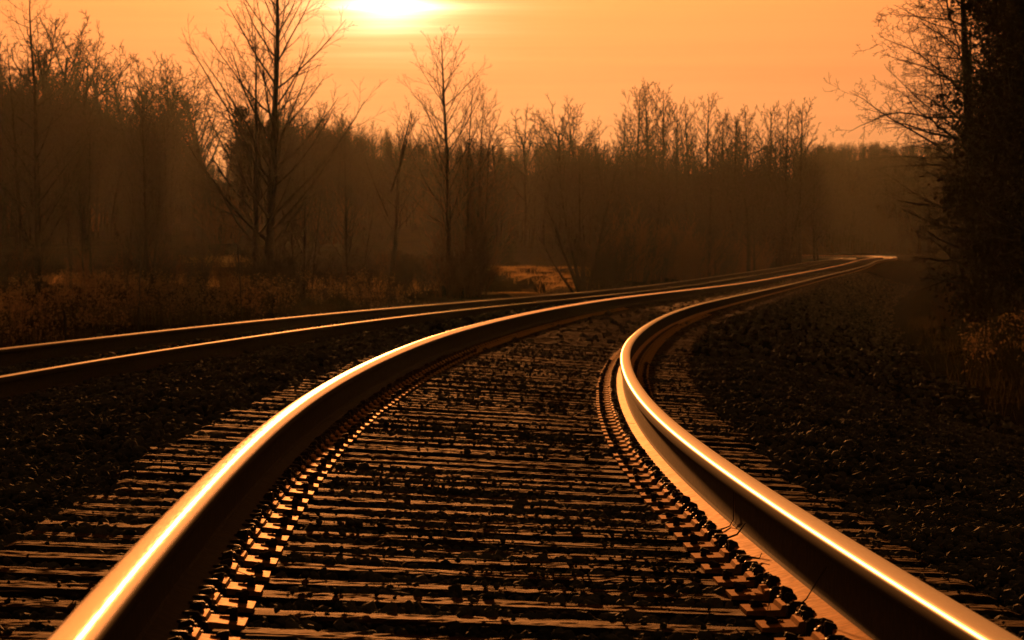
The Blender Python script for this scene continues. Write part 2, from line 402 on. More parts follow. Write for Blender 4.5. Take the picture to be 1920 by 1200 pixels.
# ------------------------------------------------------------------ ground profile
def lerp(a, b, t): return a + (b-a)*t
def sstep(a, b, x): t = np.clip((x-a)/(b-a), 0, 1); return t*t*(3-2*t)
def bed_v(u):
    """ballast surface height below the near rail plane at lateral position u (without cant)"""
    return np.interp(u, [-8.2, -6.4, -6.1, -5.8, -3.2, -2.95, -2.3, -1.75, -1.3, 1.3, 1.75, 2.3, 4.2, 5.4],
                     [-1.25, -.50, -.405, -.445, -.445, -.40, -.31, -.215, -.228, -.228, -.215, -.33, -.95, -1.15])
def ground_z(x, y):
    """height of the land away from the ballast"""
    x = np.asarray(x, float); y = np.asarray(y, float)
    px = 960 + x/np.maximum(y, 1)*F
    left = np.clip((1300-px)/500, 0, 1); A = np.clip((1320-px)/150, 0, 1)
    z = -1.30 + 0*x
    z = z + sstep(150, 330, y)*1.35*A + sstep(300, 620, y)*lerp(1.0, 5.7, left)
    z = z + .10*np.sin(x*.35+1.7)*np.sin(y*.22) + .05*np.sin(x*1.1+y*.6)
    # a lip of ground behind the first weeds on the left
    # right-hand side climbs towards the trees
    rt_ = sstep(6.5, 15, x - .05*y)
    z = z + rt_*.75
    return z
YA_mono, XA_mono = YA, XA
def xc(y): return np.interp(y, YA, XA)
def tz(y): return np.interp(y, YA, ZA)
def tc(y): return np.interp(y, YA, CA)
def land(u, y):
    x = xc(y) + u
    cant = -np.clip(u, -1.6, 1.6)*np.tan(tc(y))
    bz = tz(y) + cant + bed_v(u)
    g = ground_z(x, y) 
    w = sstep(-6.6, -8.6, u) + sstep(4.2, 5.8, u)
    fade = sstep(560, 700, y)
    w = np.clip(w + fade*0, 0, 1)
    return bz*(1-w) + g*w
def make_ground():
    ys = np.concatenate([np.arange(-40, 4, 4.), np.arange(4, 60, .5), np.arange(60, 160, 1.5), np.arange(160, 420, 5), np.arange(420, 720, 12), np.geomspace(730, 4000, 20)])
    us = np.concatenate([-np.geomspace(2500, 12, 60), np.arange(-11.5, 8, .25), np.geomspace(8.3, 2500, 60)])
    Yg, Ug = np.meshgrid(ys, us, indexing='ij')
    Z = land(Ug, Yg) + np.where((Ug > -8.2) & (Ug < 4.5), 0, 1)*rng.normal(0, .02, Yg.shape) - np.where((Ug > -6.6) & (Ug < 3.), .022, 0)
    X = xc(Yg) + Ug
    n, k = X.shape; V = np.stack([X, Yg, Z], -1).reshape(-1, 3)
    i = np.arange(n-1)[:, None]*k; j = np.arange(k-1)[None]
    Fa = np.stack([i+j, i+j+1, i+k+j+1, i+k+j], -1).reshape(-1, 4)
    uc = (Ug[:-1, :-1] + .12).ravel()
    mi = ((uc < -7.0) | (uc > 5.2)).astype(np.int32)
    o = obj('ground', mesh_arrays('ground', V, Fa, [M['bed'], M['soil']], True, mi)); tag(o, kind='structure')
make_ground()

# ------------------------------------------------------------------ ballast stones
def stone_variants(nv, npts):
    out = []
    for q in range(nv):
        bm = bmesh.new(); r = random.Random(q*7+npts)
        for i in range(npts):
            z = 1-2*(i+.5)/npts; a = i*2.399963+r.uniform(-.5, .5); rr = math.sqrt(max(0, 1-z*z))
            k = r.uniform(.78, 1.05)
            bm.verts.new((rr*math.cos(a)*k, rr*math.sin(a)*k*.85, z*k*.8))
        bmesh.ops.convex_hull(bm, input=bm.verts)
        bmesh.ops.delete(bm, geom=[v for v in bm.verts if not v.link_faces], context='VERTS')
        bmesh.ops.triangulate(bm, faces=bm.faces)
        bm.verts.index_update()
        V = np.array([v.co[:] for v in bm.verts]); Fa = np.array([[v.index for v in f.verts] for f in bm.faces]); bm.free()
        out.append((V, Fa))
    return out
def rot_mats(n, flat=.5):
    a = rng.uniform(0, 2*np.pi, n); b = rng.normal(0, flat, n); c = rng.normal(0, flat, n)
    ca, sa, cb, sb, cc, s2 = np.cos(a), np.sin(a), np.cos(b), np.sin(b), np.cos(c), np.sin(c)
    z = np.zeros(n); o = np.ones(n)
    Rz = np.stack([ca, -sa, z, sa, ca, z, z, z, o], -1).reshape(-1, 3, 3)
    Rx = np.stack([o, z, z, z, cb, -sb, z, sb, cb], -1).reshape(-1, 3, 3)
    Ry = np.stack([cc, z, s2, z, o, z, -s2, z, cc], -1).reshape(-1, 3, 3)
    return Rz @ Rx @ Ry
def tie_dist(s, track):
    st = np.array(tie_st[track] + (back_st if track == 1 else list(np.arange(-9, 15.8, .5)))); st.sort()
    i = np.clip(np.searchsorted(st, s), 1, len(st)-1)
    return np.minimum(np.abs(s-st[i-1]), np.abs(s-st[i]))
def stones_at(n, y0, y1, r0, r1, keep_frustum=True):
    y = np.sqrt(rng.uniform(y0*y0, y1*y1, n))           # uniform over the viewing wedge
    x = rng.uniform(-1, 1, n)*(.135*y+.35)
    s_ = np.interp(y, YA, SA); u = x - xc(y)
    # to track coordinates (small heading): move along the normal
    th = np.interp(y, YA, TH); s_ = s_ + u*np.sin(th); u = u*np.cos(th)
    r = rng.uniform(r0, r1, n)*np.where(rng.random(n) < .08, 1.35, 1)
    ok = (u > -8.0) & (u < 5.6)
    s_, u, r = s_[ok], u[ok], r[ok]
    cant = -np.clip(u, -1.6, 1.6)*np.tan(np.interp(s_, SA, CA))
    z = np.interp(s_, SA, ZA) + cant + bed_v(u)
    slow = .018*np.sin(s_*1.3+u*2.1)+.012*np.sin(s_*3.7-u*4.)
    shoulder = ((np.abs(u) > 1.38) & (np.abs(u + D2) > 1.38))
    z += np.where(shoulder, slow + rng.uniform(-.004, .022, len(u)), slow*.35 + rng.uniform(-.008, .014, len(u)))
    keep = np.ones(len(u), bool)
    tie_top = np.interp(s_, SA, ZA) - u*np.tan(np.interp(s_, SA, CA)) + TIE_V
    for track, uu in ((1, u), (2, u + D2)):
        on = (np.abs(uu) < 1.31)
        td = tie_dist(s_, track)
        ontie = on & (td < .135)
        rnds = rng.random(len(u))
        near_rail = np.abs(np.abs(uu)-.754) < .215
        pk = np.where(np.abs(uu) < .55, .36, .17)
        if track == 2: pk = pk*2
        patch = .5+.5*np.sin(s_*.9+uu*1.7)+.4*np.sin(s_*2.3-uu*3.1)
        pk = pk*np.clip(patch, .15, 1.6)
        keep &= ~(ontie & (near_rail | (rnds > pk)))
        tt = tie_top if track == 1 else np.interp(s_, SA, ZA) + DZ2 + TIE_V
        z = np.where(ontie, tt + r*.30, z)
        r = np.where(ontie, r*rng.uniform(.18, .55, len(r)), r)
        foot = (np.abs(np.abs(uu)-.754) < .10)
        # nothing above the rail foot; crib stones under it lie lower
        z = np.where(foot & ~ontie, z - .035, z)
        keep &= ~(on & (np.abs(np.abs(uu)-.754) < .17) & (rng.random(len(u)) < .25))
    s_, u, r, z = s_[keep], u[keep], r[keep], z[keep]
    P, R, T, N, _, _ = frame(s_, 1)
    pos = P + R*0; th = np.interp(s_, SA, TH)
    X = P[:, 0] + u*np.cos(th); Y = P[:, 1] - u*np.sin(th)
    return np.stack([X, Y, z], -1), r
def stones(name, n, y0, y1, r0, r1, variants, label):
    pos, r = stones_at(n, y0, y1, r0, r1)
    vi = rng.integers(0, len(variants), len(pos)); Vs, Fs = [], []; base = 0
    for q, (V, Fa) in enumerate(variants):
        sel = np.where(vi == q)[0]; m = len(sel)
        if not m: continue
        RM = rot_mats(m)*r[sel][:, None, None]*rng.uniform(.8, 1.2, (m, 1, 3))
        VV_ = np.einsum('nij,kj->nki', RM, V) + pos[sel][:, None]
        Fs.append((Fa[None] + (np.arange(m)*len(V))[:, None, None] + base).reshape(-1, 3)); base += m*len(V)
        Vs.append(VV_.reshape(-1, 3))
    o = obj(name, mesh_arrays(name, np.concatenate(Vs), np.concatenate(Fs), M['stone'], False))
    tag(o, label, 'ballast', kind='stuff'); print(name, len(pos))
hi = stone_variants(12, 15); mid = stone_variants(8, 13); lo = stone_variants(6, 8)
stones('ballast_gravel', 46000, 4.5, 17, .010, .025, hi, 'loose dark stones between and beside the near rails')
stones('ballast_gravel', 80000, 17, 45, .015, .033, mid, 'dark rim-lit crushed stone along the curve of both tracks')
stones('ballast_gravel', 90000, 45, 260, .035, .075, lo, 'fine dark ballast where the tracks straighten out')

# ------------------------------------------------------------------ branches
class Tubes:
    def __init__(s): s.V = []; s.F = []; s.n = 0
    def add(s, pts, rad, k):
        pts = np.asarray(pts, float); m = len(pts)
        d = np.gradient(pts, axis=0); d /= np.linalg.norm(d, axis=1)[:, None] + 1e-9
        a = np.cross(d, [.31, .2, .93]); a /= np.linalg.norm(a, axis=1)[:, None] + 1e-9
        b = np.cross(d, a)
        an = np.arange(k)*2*np.pi/k
        rad = np.asarray(rad)[:, None, None]
        ring = pts[:, None] + rad*(a[:, None]*np.cos(an)[None, :, None] + b[:, None]*np.sin(an)[None, :, None])
        s.V.append(ring.reshape(-1, 3))
        i = np.arange(m-1)[:, None]*k + s.n; j = np.arange(k)[None]; jn = (j+1) % k
        s.F.append(np.stack([i+j, i+jn, i+k+jn, i+k+j], -1).reshape(-1, 4)); s.n += m*k
    def mesh(s, name, m, smooth=True): return mesh_arrays(name, np.concatenate(s.V), np.concatenate(s.F), m, smooth)
def unit(v): return v/(np.linalg.norm(v)+1e-9)
def grow(r, trunk, twigs, p, d, L, rad, lvl, cfg):
    c = cfg[lvl]; m = c['seg']; pts = [p]; dd = unit(d); st = L/m
    for i in range(m):
        dd = unit(dd + r.normal(0, c['wob'], 3) + np.array([0, 0, c['up']])*(1 if i else .5))
        pts.append(pts[-1] + dd*st)
    t = np.linspace(0, 1, m+1)
    rads = rad*((1-t)**c.get('tp', .8)*(1-c['tip'])+c['tip'])
    rads = np.maximum(rads, cfg[0].get('rmin', .003))
    tgt = trunk if lvl < c.get('split', 2) and lvl < 2 else twigs
    tgt.add(pts, rads, 6 if lvl == 0 else (4 if lvl == 1 else 3))
    if lvl+1 >= len(cfg): return
    nx = cfg[lvl+1]; pts = np.array(pts)
    n = nx['n'] if lvl == 0 else max(1, int(nx['n']*(.5+.5*min(1.5, L/c['L0']))+r.random()))
    az0 = r.uniform(0, 6.28)
    for q in range(n):
        tt = nx['t0'] + (nx.get('t1', .98)-nx['t0'])*((q+r.random())/n)**nx.get('pw', 1.)
        i = min(int(tt*m), m-1); f = tt*m-i; pp = pts[i]*(1-f)+pts[i+1]*f
        ax = unit(pts[i+1]-pts[i]); az = az0+q*2.4+r.uniform(-.5, .5)
        a = np.cross(ax, [0.13, .21, .95] if abs(ax[2]) < .9 else [1., 0, 0]); a = unit(a); b = np.cross(ax, a)
        side = a*math.cos(az)+b*math.sin(az)
        an = math.radians(r.normal(nx['ang'], nx['angv']))
        nd = ax*math.cos(an)+side*math.sin(an)
        if 'bias' in nx: nd = unit(nd + np.array(nx['bias']))
        ln = L*nx['len']*nx['env'](tt)*r.uniform(.65, 1.15)
        rr = np.interp(tt, t, rads)*nx['rr']*r.uniform(.7, 1.1)
        grow(r, trunk, twigs, pp, nd, ln, rr, lvl+1, cfg)
def slender_cfg(h, n1=40, n2=8, n3=4, rmin=.005, t0=.18, ang=48):
    return [dict(seg=12, wob=.018, up=.03, tip=.06, rmin=rmin, L0=h),
            dict(n=n1, t0=t0, t1=.97, ang=ang, angv=7, len=.40, env=lambda t: (1-t)**.65+.12, rr=.42, seg=7, wob=.04, up=.07, tip=.15, L0=h*.3),
            dict(n=n2, t0=.12, ang=36, angv=9, len=.42, env=lambda t: 1-.5*t, rr=.55, seg=5, wob=.055, up=.05, tip=.3, L0=h*.11),
            dict(n=n3, t0=.15, ang=34, angv=9, len=.5, env=lambda t: 1-.4*t, rr=.6, seg=3, wob=.12, up=.03, tip=.5, L0=h*.05)]
def round_cfg(h, n1=14, n2=9, n3=6, rmin=.008):
    return [dict(seg=8, wob=.06, up=.03, tip=.25, rmin=rmin, L0=h),
            dict(n=n1, t0=.35, t1=.98, ang=38, angv=10, len=.55, env=lambda t: 1.1-.5*t, rr=.55, seg=7, wob=.11, up=.06, tip=.2, L0=h*.45),
            dict(n=n2, t0=.2, ang=40, angv=12, len=.42, env=lambda t: 1-.4*t, rr=.5, seg=5, wob=.13, up=.04, tip=.3, L0=h*.18),
            dict(n=n3, t0=.1, ang=38, angv=12, len=.45, env=lambda t: 1-.3*t, rr=.6, seg=3, wob=.15, up=.02, tip=.5, L0=h*.08)]
def shrub_cfg(h, n1=9, n2=6, rmin=.004):
    return [dict(seg=6, wob=.08, up=.04, tip=.2, rmin=rmin, L0=h, split=0),
            dict(n=n1, t0=.1, ang=28, angv=10, len=.5, env=lambda t: 1-.4*t, rr=.55, seg=4, wob=.1, up=.04, tip=.3, L0=h*.5, split=0),
            dict(n=n2, t0=.15, ang=32, angv=12, len=.45, env=lambda t: 1-.3*t, rr=.6, seg=3, wob=.13, up=.03, tip=.4, L0=h*.25)]
def tree_meshes(seed, stems, twigmat='twig', rad=None):
    """stems: list of (offset xyz, direction, length, radius, cfg)"""
    r = np.random.default_rng(seed); A, B = Tubes(), Tubes()
    for off, d, L, rr, cfg in stems: grow(r, A, B, np.array(off, float), np.array(d, float), L, rr, 0, cfg)
    out = []
    out.append(A.mesh('trunk', M['bark'])); out.append(B.mesh('crown', M[twigmat]) if B.n else None)
    return out
def put_tree(name, meshes, x, y, label, group=None, rz=0, sc_=1., cat='tree', z=None):
    o = empty(name, (x, y, (float(land(np.array(x-xc(y)), np.array(float(y)))) if z is None else z) - .15), rz); o.scale = (sc_,)*3
    tag(o, label, cat, group)
    obj('trunk', meshes[0], o)
    if meshes[1]: obj('crown', meshes[1], o)
    return o
def bush_mesh(seed, n, h, spread, mname='twig', n1=9, n2=6, rmin=.004, r0=.014):
    r = np.random.default_rng(seed); A = Tubes(); B = Tubes()
    for i in range(n):
        a = r.uniform(0, 6.28); q = r.uniform(0, spread); t = r.uniform(.05, .5)
        hh = h*r.uniform(.6, 1.1)
        grow(r, B, B, np.array([math.cos(a)*q, math.sin(a)*q, -.1]), np.array([math.cos(a)*t, math.sin(a)*t, 1]), hh, r0, 0, shrub_cfg(hh, n1, n2, rmin))
    return B.mesh('bush', M[mname])
def gz(x, y): return float(land(np.array(float(x)-xc(y)), np.array(float(y))))
def top_len(ytop, dist, gzv): return (YH-ytop)/F*dist + H - gzv

# --- the trees one can tell apart, from the edge of the picture inwards
GT = 'bare trees standing in the field beyond the far track'
# pair of slender trees at the edge
d = 190
ms = tree_meshes(1, [((0, 0, 0), (.01, 0, 1), 13.4, .16, slender_cfg(13.4, 42, 8, 4, t0=.12, ang=52))])
put_tree('bare_tree', ms, place(70, d), d, 'tall slender bare tree with ascending branches, larger of the pair at the edge', GT)
ms = tree_meshes(2, [((0, 0, 0), (-.012, 0, 1), 11.4, .11, slender_cfg(11.4, 32, 7, 4, t0=.2))])
put_tree('bare_tree', ms, place(42, d+8), d+8, 'thinner slender bare tree just beside the larger one at the edge', GT)
ms = tree_meshes(3, [((0, 0, 0), (-.06, 0, 1), 7.6, .055, slender_cfg(7.6, 22, 5, 3, t0=.35)), ((.6, .4, 0), (-.09, 0, 1), 6.8, .05, slender_cfg(6.8, 18, 5, 3, t0=.35))])
put_tree('bare_tree', ms, place(133, 200), 200, 'two thin leaning sapling stems over the lit grass patch', GT)
ms = tree_meshes(4, [((0, 0, 0), (-.02, 0, 1), 9.0, .07, slender_cfg(9.0, 26, 6, 3, t0=.3))])
put_tree('bare_tree', ms, place(172, 195), 195, 'thin straight sapling between the edge pair and the broad shrubby tree', GT)
ms = tree_meshes(5, [((0, 0, 0), (.0, 0, 1), 8.3, .12, slender_cfg(8.3, 44, 9, 4, t0=.22, ang=36)), ((.15, 0, 0), (.12, 0, 1), 6.2, .08, slender_cfg(6.2, 26, 7, 4, ang=36)), ((-.1, 0, 0), (-.09, 0, 1), 5.0, .06, slender_cfg(5.0, 22, 7, 4, ang=36))])
put_tree('bare_tree', ms, place(275, 185), 185, 'broom-shaped bare tree with a dense shrubby base and fanning branches', GT)
# the big double tree
d = 178
ms = tree_meshes(6, [((0, 0, 0), (.004, 0, 1), 15.6, .21, slender_cfg(15.6, 54, 10, 5, rmin=.006, t0=.14, ang=47)), ((-.50, .3, 0), (-.006, 0, 1), 10.9, .13, slender_cfg(10.9, 32, 8, 5, rmin=.006, t0=.2, ang=40))])
put_tree('bare_tree', ms, place(503, d), d, 'biggest bare tree with twin trunks and wide upswept branches against the glow', GT)
ms = tree_meshes(7, [((0, 0, 0), (.03, 0, 1), 7.6, .07, slender_cfg(7.6, 26, 7, 4, ang=38)), ((.3, .4, 0), (.08, 0, 1), 6.8, .05, slender_cfg(6.8, 22, 7, 4, ang=38)), ((-.4, .4, 0), (-.05, 0, 1), 6.2, .05, slender_cfg(6.2, 22, 7, 4, ang=38))])
put_tree('bare_tree', ms, place(570, 186), 186, 'clump of thin twiggy stems just beside the big twin-trunk tree', GT)
ms = tree_meshes(8, [((0, 0, 0), (-.01, 0, 1), 6.8, .08, slender_cfg(6.8, 32, 8, 4, ang=36, t0=.15)), ((.4, .2, 0), (.12, 0, 1), 5.6, .05, slender_cfg(5.6, 24, 7, 4, ang=34))])
put_tree('bare_tree', ms, place(655, 186), 186, 'low bushy tree with steep twigs between the big tree and the wavy trunk', GT)
# wavy trunk tree
wv = slender_cfg(7.9, 26, 7, 4, t0=.3, ang=42); wv[0].update(wob=.07, seg=14)
ms = tree_meshes(21, [((0, 0, 0), (.02, 0, 1), 7.9, .12, wv), ((.12, 0, 4.4), (.35, 0, 1), 3.3, .06, slender_cfg(3.4, 12, 6, 3, t0=.2, ang=38)), ((.0, 0, 3.4), (-.4, 0, 1), 3.2, .05, slender_cfg(3.2, 12, 6, 3, t0=.2, ang=38))])
put_tree('bare_tree', ms, place(728, 180), 180, 'bare tree with a crooked wavy trunk and a narrow forked top', GT)
# leader tree with the brown brush at its foot
ms = tree_meshes(10, [((0, 0, 0), (-.002, 0, 1), 10.8, .13, slender_cfg(10.8, 44, 9, 4, t0=.22, ang=40)), ((.6, .3, 0), (.02, 0, 1), 8.9, .07, slender_cfg(8.9, 30, 7, 4, ang=32)), ((.95, .2, 0), (.05, 0, 1), 8.4, .06, slender_cfg(8.4, 28, 7, 4, ang=32)), ((1.2, .5, 0), (.10, 0, 1), 7.6, .06, slender_cfg(7.6, 28, 7, 4, ang=34))], 'redtwig')
put_tree('bare_tree', ms, place(843, 182), 182, 'tall bare tree with a straight leader rising from thick reddish brush', GT)
# leaning spreading tree
lean_stems = [((0, 0, 0), (-.42, 0, 1), 5.2, .11, slender_cfg(5.2, 22, 7, 4, t0=.3, ang=34)), ((.05, 0, 0), (-.22, .1, 1), 6.0, .10, slender_cfg(6.0, 22, 7, 4, t0=.3, ang=34)),
              ((.1, 0, 0), (-.05, -.1, 1), 6.4, .10, slender_cfg(6.4, 22, 7, 4, t0=.3, ang=34)), ((.2, 0, 0), (.16, 0, 1), 5.8, .09, slender_cfg(5.8, 22, 7, 4, t0=.3, ang=34)), ((-.2, 0, 0), (-.75, .1, 1), 3.8, .07, slender_cfg(3.8, 18, 6, 4, t0=.3, ang=34))]
ms = tree_meshes(11, lean_stems)
put_tree('bare_tree', ms, place(1092, 190), 190, 'many-stemmed spreading tree leaning over the lit field banks', GT)
# further singles right of it: along the far track
for i, (px, yt, dd, sd, kind) in enumerate([(1165, 330, 230, 51, 0), (1235, 255, 300, 52, 1), (1330, 300, 280, 53, 0), (1405, 260, 320, 54, 1), (1480, 240, 380, 55, 1), (1528, 300, 415, 56, 0), (1610, 350, 740, 57, 0), (1690, 375, 760, 58, 1)]):
    g = gz(place(px, dd), dd); h = top_len(yt, dd, g)
    cf = round_cfg(h, 13, 8, 6, rmin=dd*4.5e-5) if kind else slender_cfg(h, 30, 8, 5, rmin=dd*4.0e-5, t0=.12, ang=42)
    ms = tree_meshes(sd, [((0, 0, 0), (rnd.uniform(-.04, .04), 0, 1), h*(.62 if kind else 1.), h*.016, cf), ((.4, .5, 0), (rnd.uniform(-.15, .15), 0, 1), h*.6, h*.01, slender_cfg(h*.6, 22, 7, 4, rmin=dd*4e-5, ang=38))])
    put_tree('bare_tree', ms, place(px, dd), dd, ['low twiggy tree right behind the far track near the leaning one', 'round-headed tree beyond the far track with a fine crown', 'low broad tree in the dark brush behind the far track', 'rounded tree rising from the brush as the rails narrow', 'broad crowned tree at the end of the dark belt', 'hazy tree on the slope down to the vanishing rails', 'small hazy tree over the end of the belt', 'faint spiky tree above the spot where the rails vanish'][i], 'trees lining the far side of the tracks')

# ------------------------------------------------------------------ far tree line: individual trees on the skyline
far_var = []
for i in range(5):
    far_var.append((tree_meshes(200+i, [((0, 0, 0), (.0, 0, 1), 14., .20, slender_cfg(14., 26, 8, 5, rmin=.016, t0=.25, ang=32)), ((.3, .3, 0), (.06, 0, 1), 11., .12, slender_cfg(11., 16, 6, 4, rmin=.016, t0=.3, ang=32))]), 14.3))
for i in range(5):
    far_var.append((tree_meshes(300+i, [((0, 0, 0), (rnd.uniform(-.05, .05), 0, 1), 9., .24, round_cfg(9., 15, 9, 6, rmin=.016))]), 14.0))
sky = []   # (px, ytop, dist, kind)
for px, yt in [(1190, 150), (1215, 142), (1243, 150), (1272, 178), (1300, 190), (1322, 168), (1347, 196), (1385, 200), (1412, 192), (1440, 186), (1475, 182), (1500, 178), (1160, 208)]: sky.append((px, yt, (455 if px < 1370 else 405)+rnd.uniform(-15, 25), 0))
for px, yt in [(985, 192), (1050, 172), (1093, 178), (1135, 215), (1018, 215), (945, 215), (905, 240), (1368, 210)]: sky.append((px, yt, 430+rnd.uniform(-20, 40), 1))
for px, yt in [(15, 60), (50, 40), (100, 20), (135, 18), (165, 36), (200, 60), (238, 75), (262, 95), (290, 98), (318, 92), (345, 105), (368, 120), (385, 165)]: sky.append((px, yt, 480+rnd.uniform(-20, 60), 1))
for px, yt in [(455, 190), (478, 186), (515, 188), (548, 192), (590, 200), (625, 205), (660, 212), (700, 222), (745, 232), (790, 240), (830, 245), (870, 248)]: sky.append((px, yt, 470+rnd.uniform(-20, 60), 1 if px % 2 else 0))
place_words = {0: 'slender', 1: 'round-crowned'}
def spot(px):
    for lim, w in ((120, 'above the pair of slender trees at the edge'), (240, 'left of the broom-shaped tree'), (330, 'above the broom-shaped tree'), (420, 'on the shoulder before the bright gap'), (560, 'right behind the big twin-trunk tree'),
                   (700, 'between the big tree and the crooked trunk'), (900, 'behind the crooked trunk and the reddish brush'), (1000, 'right of the reddish brush'), (1150, 'above the leaning spreading tree'), (1260, 'in the tallest cluster of the far line'), (1400, 'past the tallest cluster'), (1700, 'where the line dips to the hazy hill')):
        if px < lim: return w
cnt = {}
ordw = ['first', 'second', 'third', 'fourth', 'fifth', 'sixth', 'seventh', 'eighth']
for i, (px, yt, dd, kd) in enumerate(sorted(sky)):
    ms, h0 = far_var[kd*5 + i % 5]
    x = place(px, dd); g = gz(x, dd); h = top_len(yt, dd, g)
    sp = (place_words[kd], spot(px)); cnt[sp] = cnt.get(sp, 0)+1
    h0 = max(np.array([v.co.z for v in m_.vertices]).max() for m_ in ms)
    put_tree('skyline_tree', ms, x, dd, 'hazy %s tree %s, %s from the left' % (sp[0], sp[1], ordw[cnt[sp]-1]), 'bare trees along the far skyline', rnd.uniform(0, 6.28), h/h0)
proto = [o for o in bpy.data.objects if o.name.startswith('skyline_tree')]

# --- woods: one mass of bare trees, instanced through geometry nodes from merged tree shapes
def merged(ms, name):
    out = []; 
    Vs, Fs, mi, b = [], [], [], 0
    for q, me in enumerate(ms):
        v = np.empty(len(me.vertices)*3, np.float32); me.vertices.foreach_get('co', v)
        f = np.empty(len(me.loops), np.int32); me.loops.foreach_get('vertex_index', f); f = f.reshape(-1, 4)
        Vs.append(v.reshape(-1, 3)); Fs.append(f+b); mi += [q]*len(f); b += len(v)//3
    return mesh_arrays(name, np.concatenate(Vs), np.concatenate(Fs), [M['bark'], M['twig']], True, mi)
def gn_scatter(name, pts, scales, src_objs, label, cat):
    """a point mesh whose nodes instance the given visible objects' geometry"""
    me = bpy.data.meshes.new(name); me.vertices.add(len(pts)); me.vertices.foreach_set('co', np.asarray(pts, np.float32).ravel())
    a = me.attributes.new('size', 'FLOAT', 'POINT'); a.data.foreach_set('value', np.asarray(scales, np.float32))
    a = me.attributes.new('pick', 'INT', 'POINT'); a.data.foreach_set('value', rng.integers(0, len(src_objs), len(pts)).astype(np.int32))
    a = me.attributes.new('yaw', 'FLOAT', 'POINT'); a.data.foreach_set('value', rng.uniform(0, 6.28, len(pts)).astype(np.float32))
    o = obj(name, me); tag(o, label, cat, kind='stuff')
    ng = bpy.data.node_groups.new(name, 'GeometryNodeTree')
    ng.interface.new_socket('Geometry', in_out='INPUT', socket_type='NodeSocketGeometry'); ng.interface.new_socket('Geometry', in_out='OUTPUT', socket_type='NodeSocketGeometry')
    n = ng.nodes; L = ng.links; gi = n.new('NodeGroupInput'); go = n.new('NodeGroupOutput')
    g2i = n.new('GeometryNodeGeometryToInstance')
    for so in src_objs:
        oi = n.new('GeometryNodeObjectInfo'); oi.inputs['Object'].default_value = so; oi.inputs['As Instance'].default_value = True; oi.transform_space = 'ORIGINAL'
        L.new(oi.outputs['Geometry'], g2i.inputs[0])
    mp = n.new('GeometryNodeMeshToPoints'); L.new(gi.outputs[0], mp.inputs['Mesh'])
    ip = n.new('GeometryNodeInstanceOnPoints'); L.new(mp.outputs[0], ip.inputs['Points']); L.new(g2i.outputs[0], ip.inputs['Instance'])
    ip.inputs['Pick Instance'].default_value = True
    def att(nm, ty):
        q = n.new('GeometryNodeInputNamedAttribute'); q.data_type = ty; q.inputs['Name'].default_value = nm
        return [s_ for s_ in q.outputs if s_.enabled][0]
    L.new(att('pick', 'INT'), ip.inputs['Instance Index']); L.new(att('size', 'FLOAT'), ip.inputs['Scale'])
    cx = n.new('ShaderNodeCombineXYZ'); L.new(att('yaw', 'FLOAT'), cx.inputs[2]); L.new(cx.outputs[0], ip.inputs['Rotation'])
    L.new(ip.outputs[0], go.inputs[0])
    md = o.modifiers.new('scatter', 'NODES'); md.node_group = ng
    return o
# ------------------------------------------------------------------ hills
PXK = [-900, -300, 0, 200, 330, 395, 440, 520, 700, 900, 1100, 1300, 1500, 1600, 1800, 2200, 2800]
YTK = [150, 150, 175, 215, 310, 335, 345, 290, 300, 320, 330, 330, 330, 300, 290, 260, 240]
DSK = [700, 680, 660, 640, 620, 640, 640, 620, 620, 640, 700, 760, 850, 1080, 1150, 1150, 1100]
def hills():
    pxs = np.linspace(-900, 2800, 150); prof = np.array([0, .25, .55, .8, .93, 1, .97, .8]); V = []
    for px in pxs:
        dist = np.interp(px, PXK, DSK); ht = (YH-np.interp(px, PXK, YTK))/F*dist + H
        az = math.atan((px-960)/F)
        for q, f in enumerate(prof):
            dd = dist*(.70+.30*q/5) if q <= 5 else dist*(1+.25*(q-5))
            zz = -3+(ht+3)*f + (math.sin(px*.013+q)*.5+math.sin(px*.05)*.4)*f
            V.append((math.tan(az)*dd, dd, zz))
    k = len(prof); n = len(pxs); i = np.arange(n-1)[:, None]*k; j = np.arange(k-1)[None]
    Fa = np.stack([i+j, i+k+j, i+k+j+1, i+j+1], -1).reshape(-1, 4)
    tag(obj('hills', mesh_arrays('hills', V, Fa, M['hill'], True)), kind='structure')
hills()
def hill_z(px, dd):
    dist = np.interp(px, PXK, DSK); ht = (YH-np.interp(px, PXK, YTK))/F*dist + H
    q = (dd/dist-.70)/.30*5
    return -3+(ht+3)*np.interp(q, [0, 1, 2, 3, 4, 5, 6, 7], [0, .25, .55, .8, .93, 1, .97, .8])
wood_src = []
for i in range(5):
    vi = [0, 2, 5, 7, 9][i]
    o = obj('woodland_tree', merged(far_var[vi][0], 'woodland_tree'))
    wood_src.append(o)
def woods(name, n, p0, p1, d0, d1, skyline, label, src=None):
    pts, scs = [], []
    while len(pts) < n:
        px = rng.uniform(p0, p1); dd = rng.uniform(d0(px) if callable(d0) else d0, d1(px) if callable(d1) else d1)
        x = place(px, dd)
        if dd < 745 and -9.5 < x-float(xc(dd)) < 6: continue
        z = max(gz(x, dd), float(hill_z(px, dd)))
        h = (YH-np.interp(px, skyline[0], skyline[1]))/F*dd + H - z
        h = min(max(h, 3.5), 21)*rng.uniform(.60, 1.04)
        pts.append((x, dd, z-.3)); scs.append(h/14.2)
    gn_scatter(name, pts, scs, src or wood_src, label, 'woods')
woods('woods', 240, -160, 398, 400, 580, ([-300, 0, 60, 150, 230, 300, 350, 375, 398], [80, 105, 110, 120, 150, 178, 215, 265, 320]), 'dark hazy wood of bare trees climbing the hill at the picture edge')
woods('woods', 34, 365, 440, 560, 660, ([365, 385, 405, 425, 440], [235, 290, 322, 318, 250]), 'small trees low in the bright gap of the tree line')
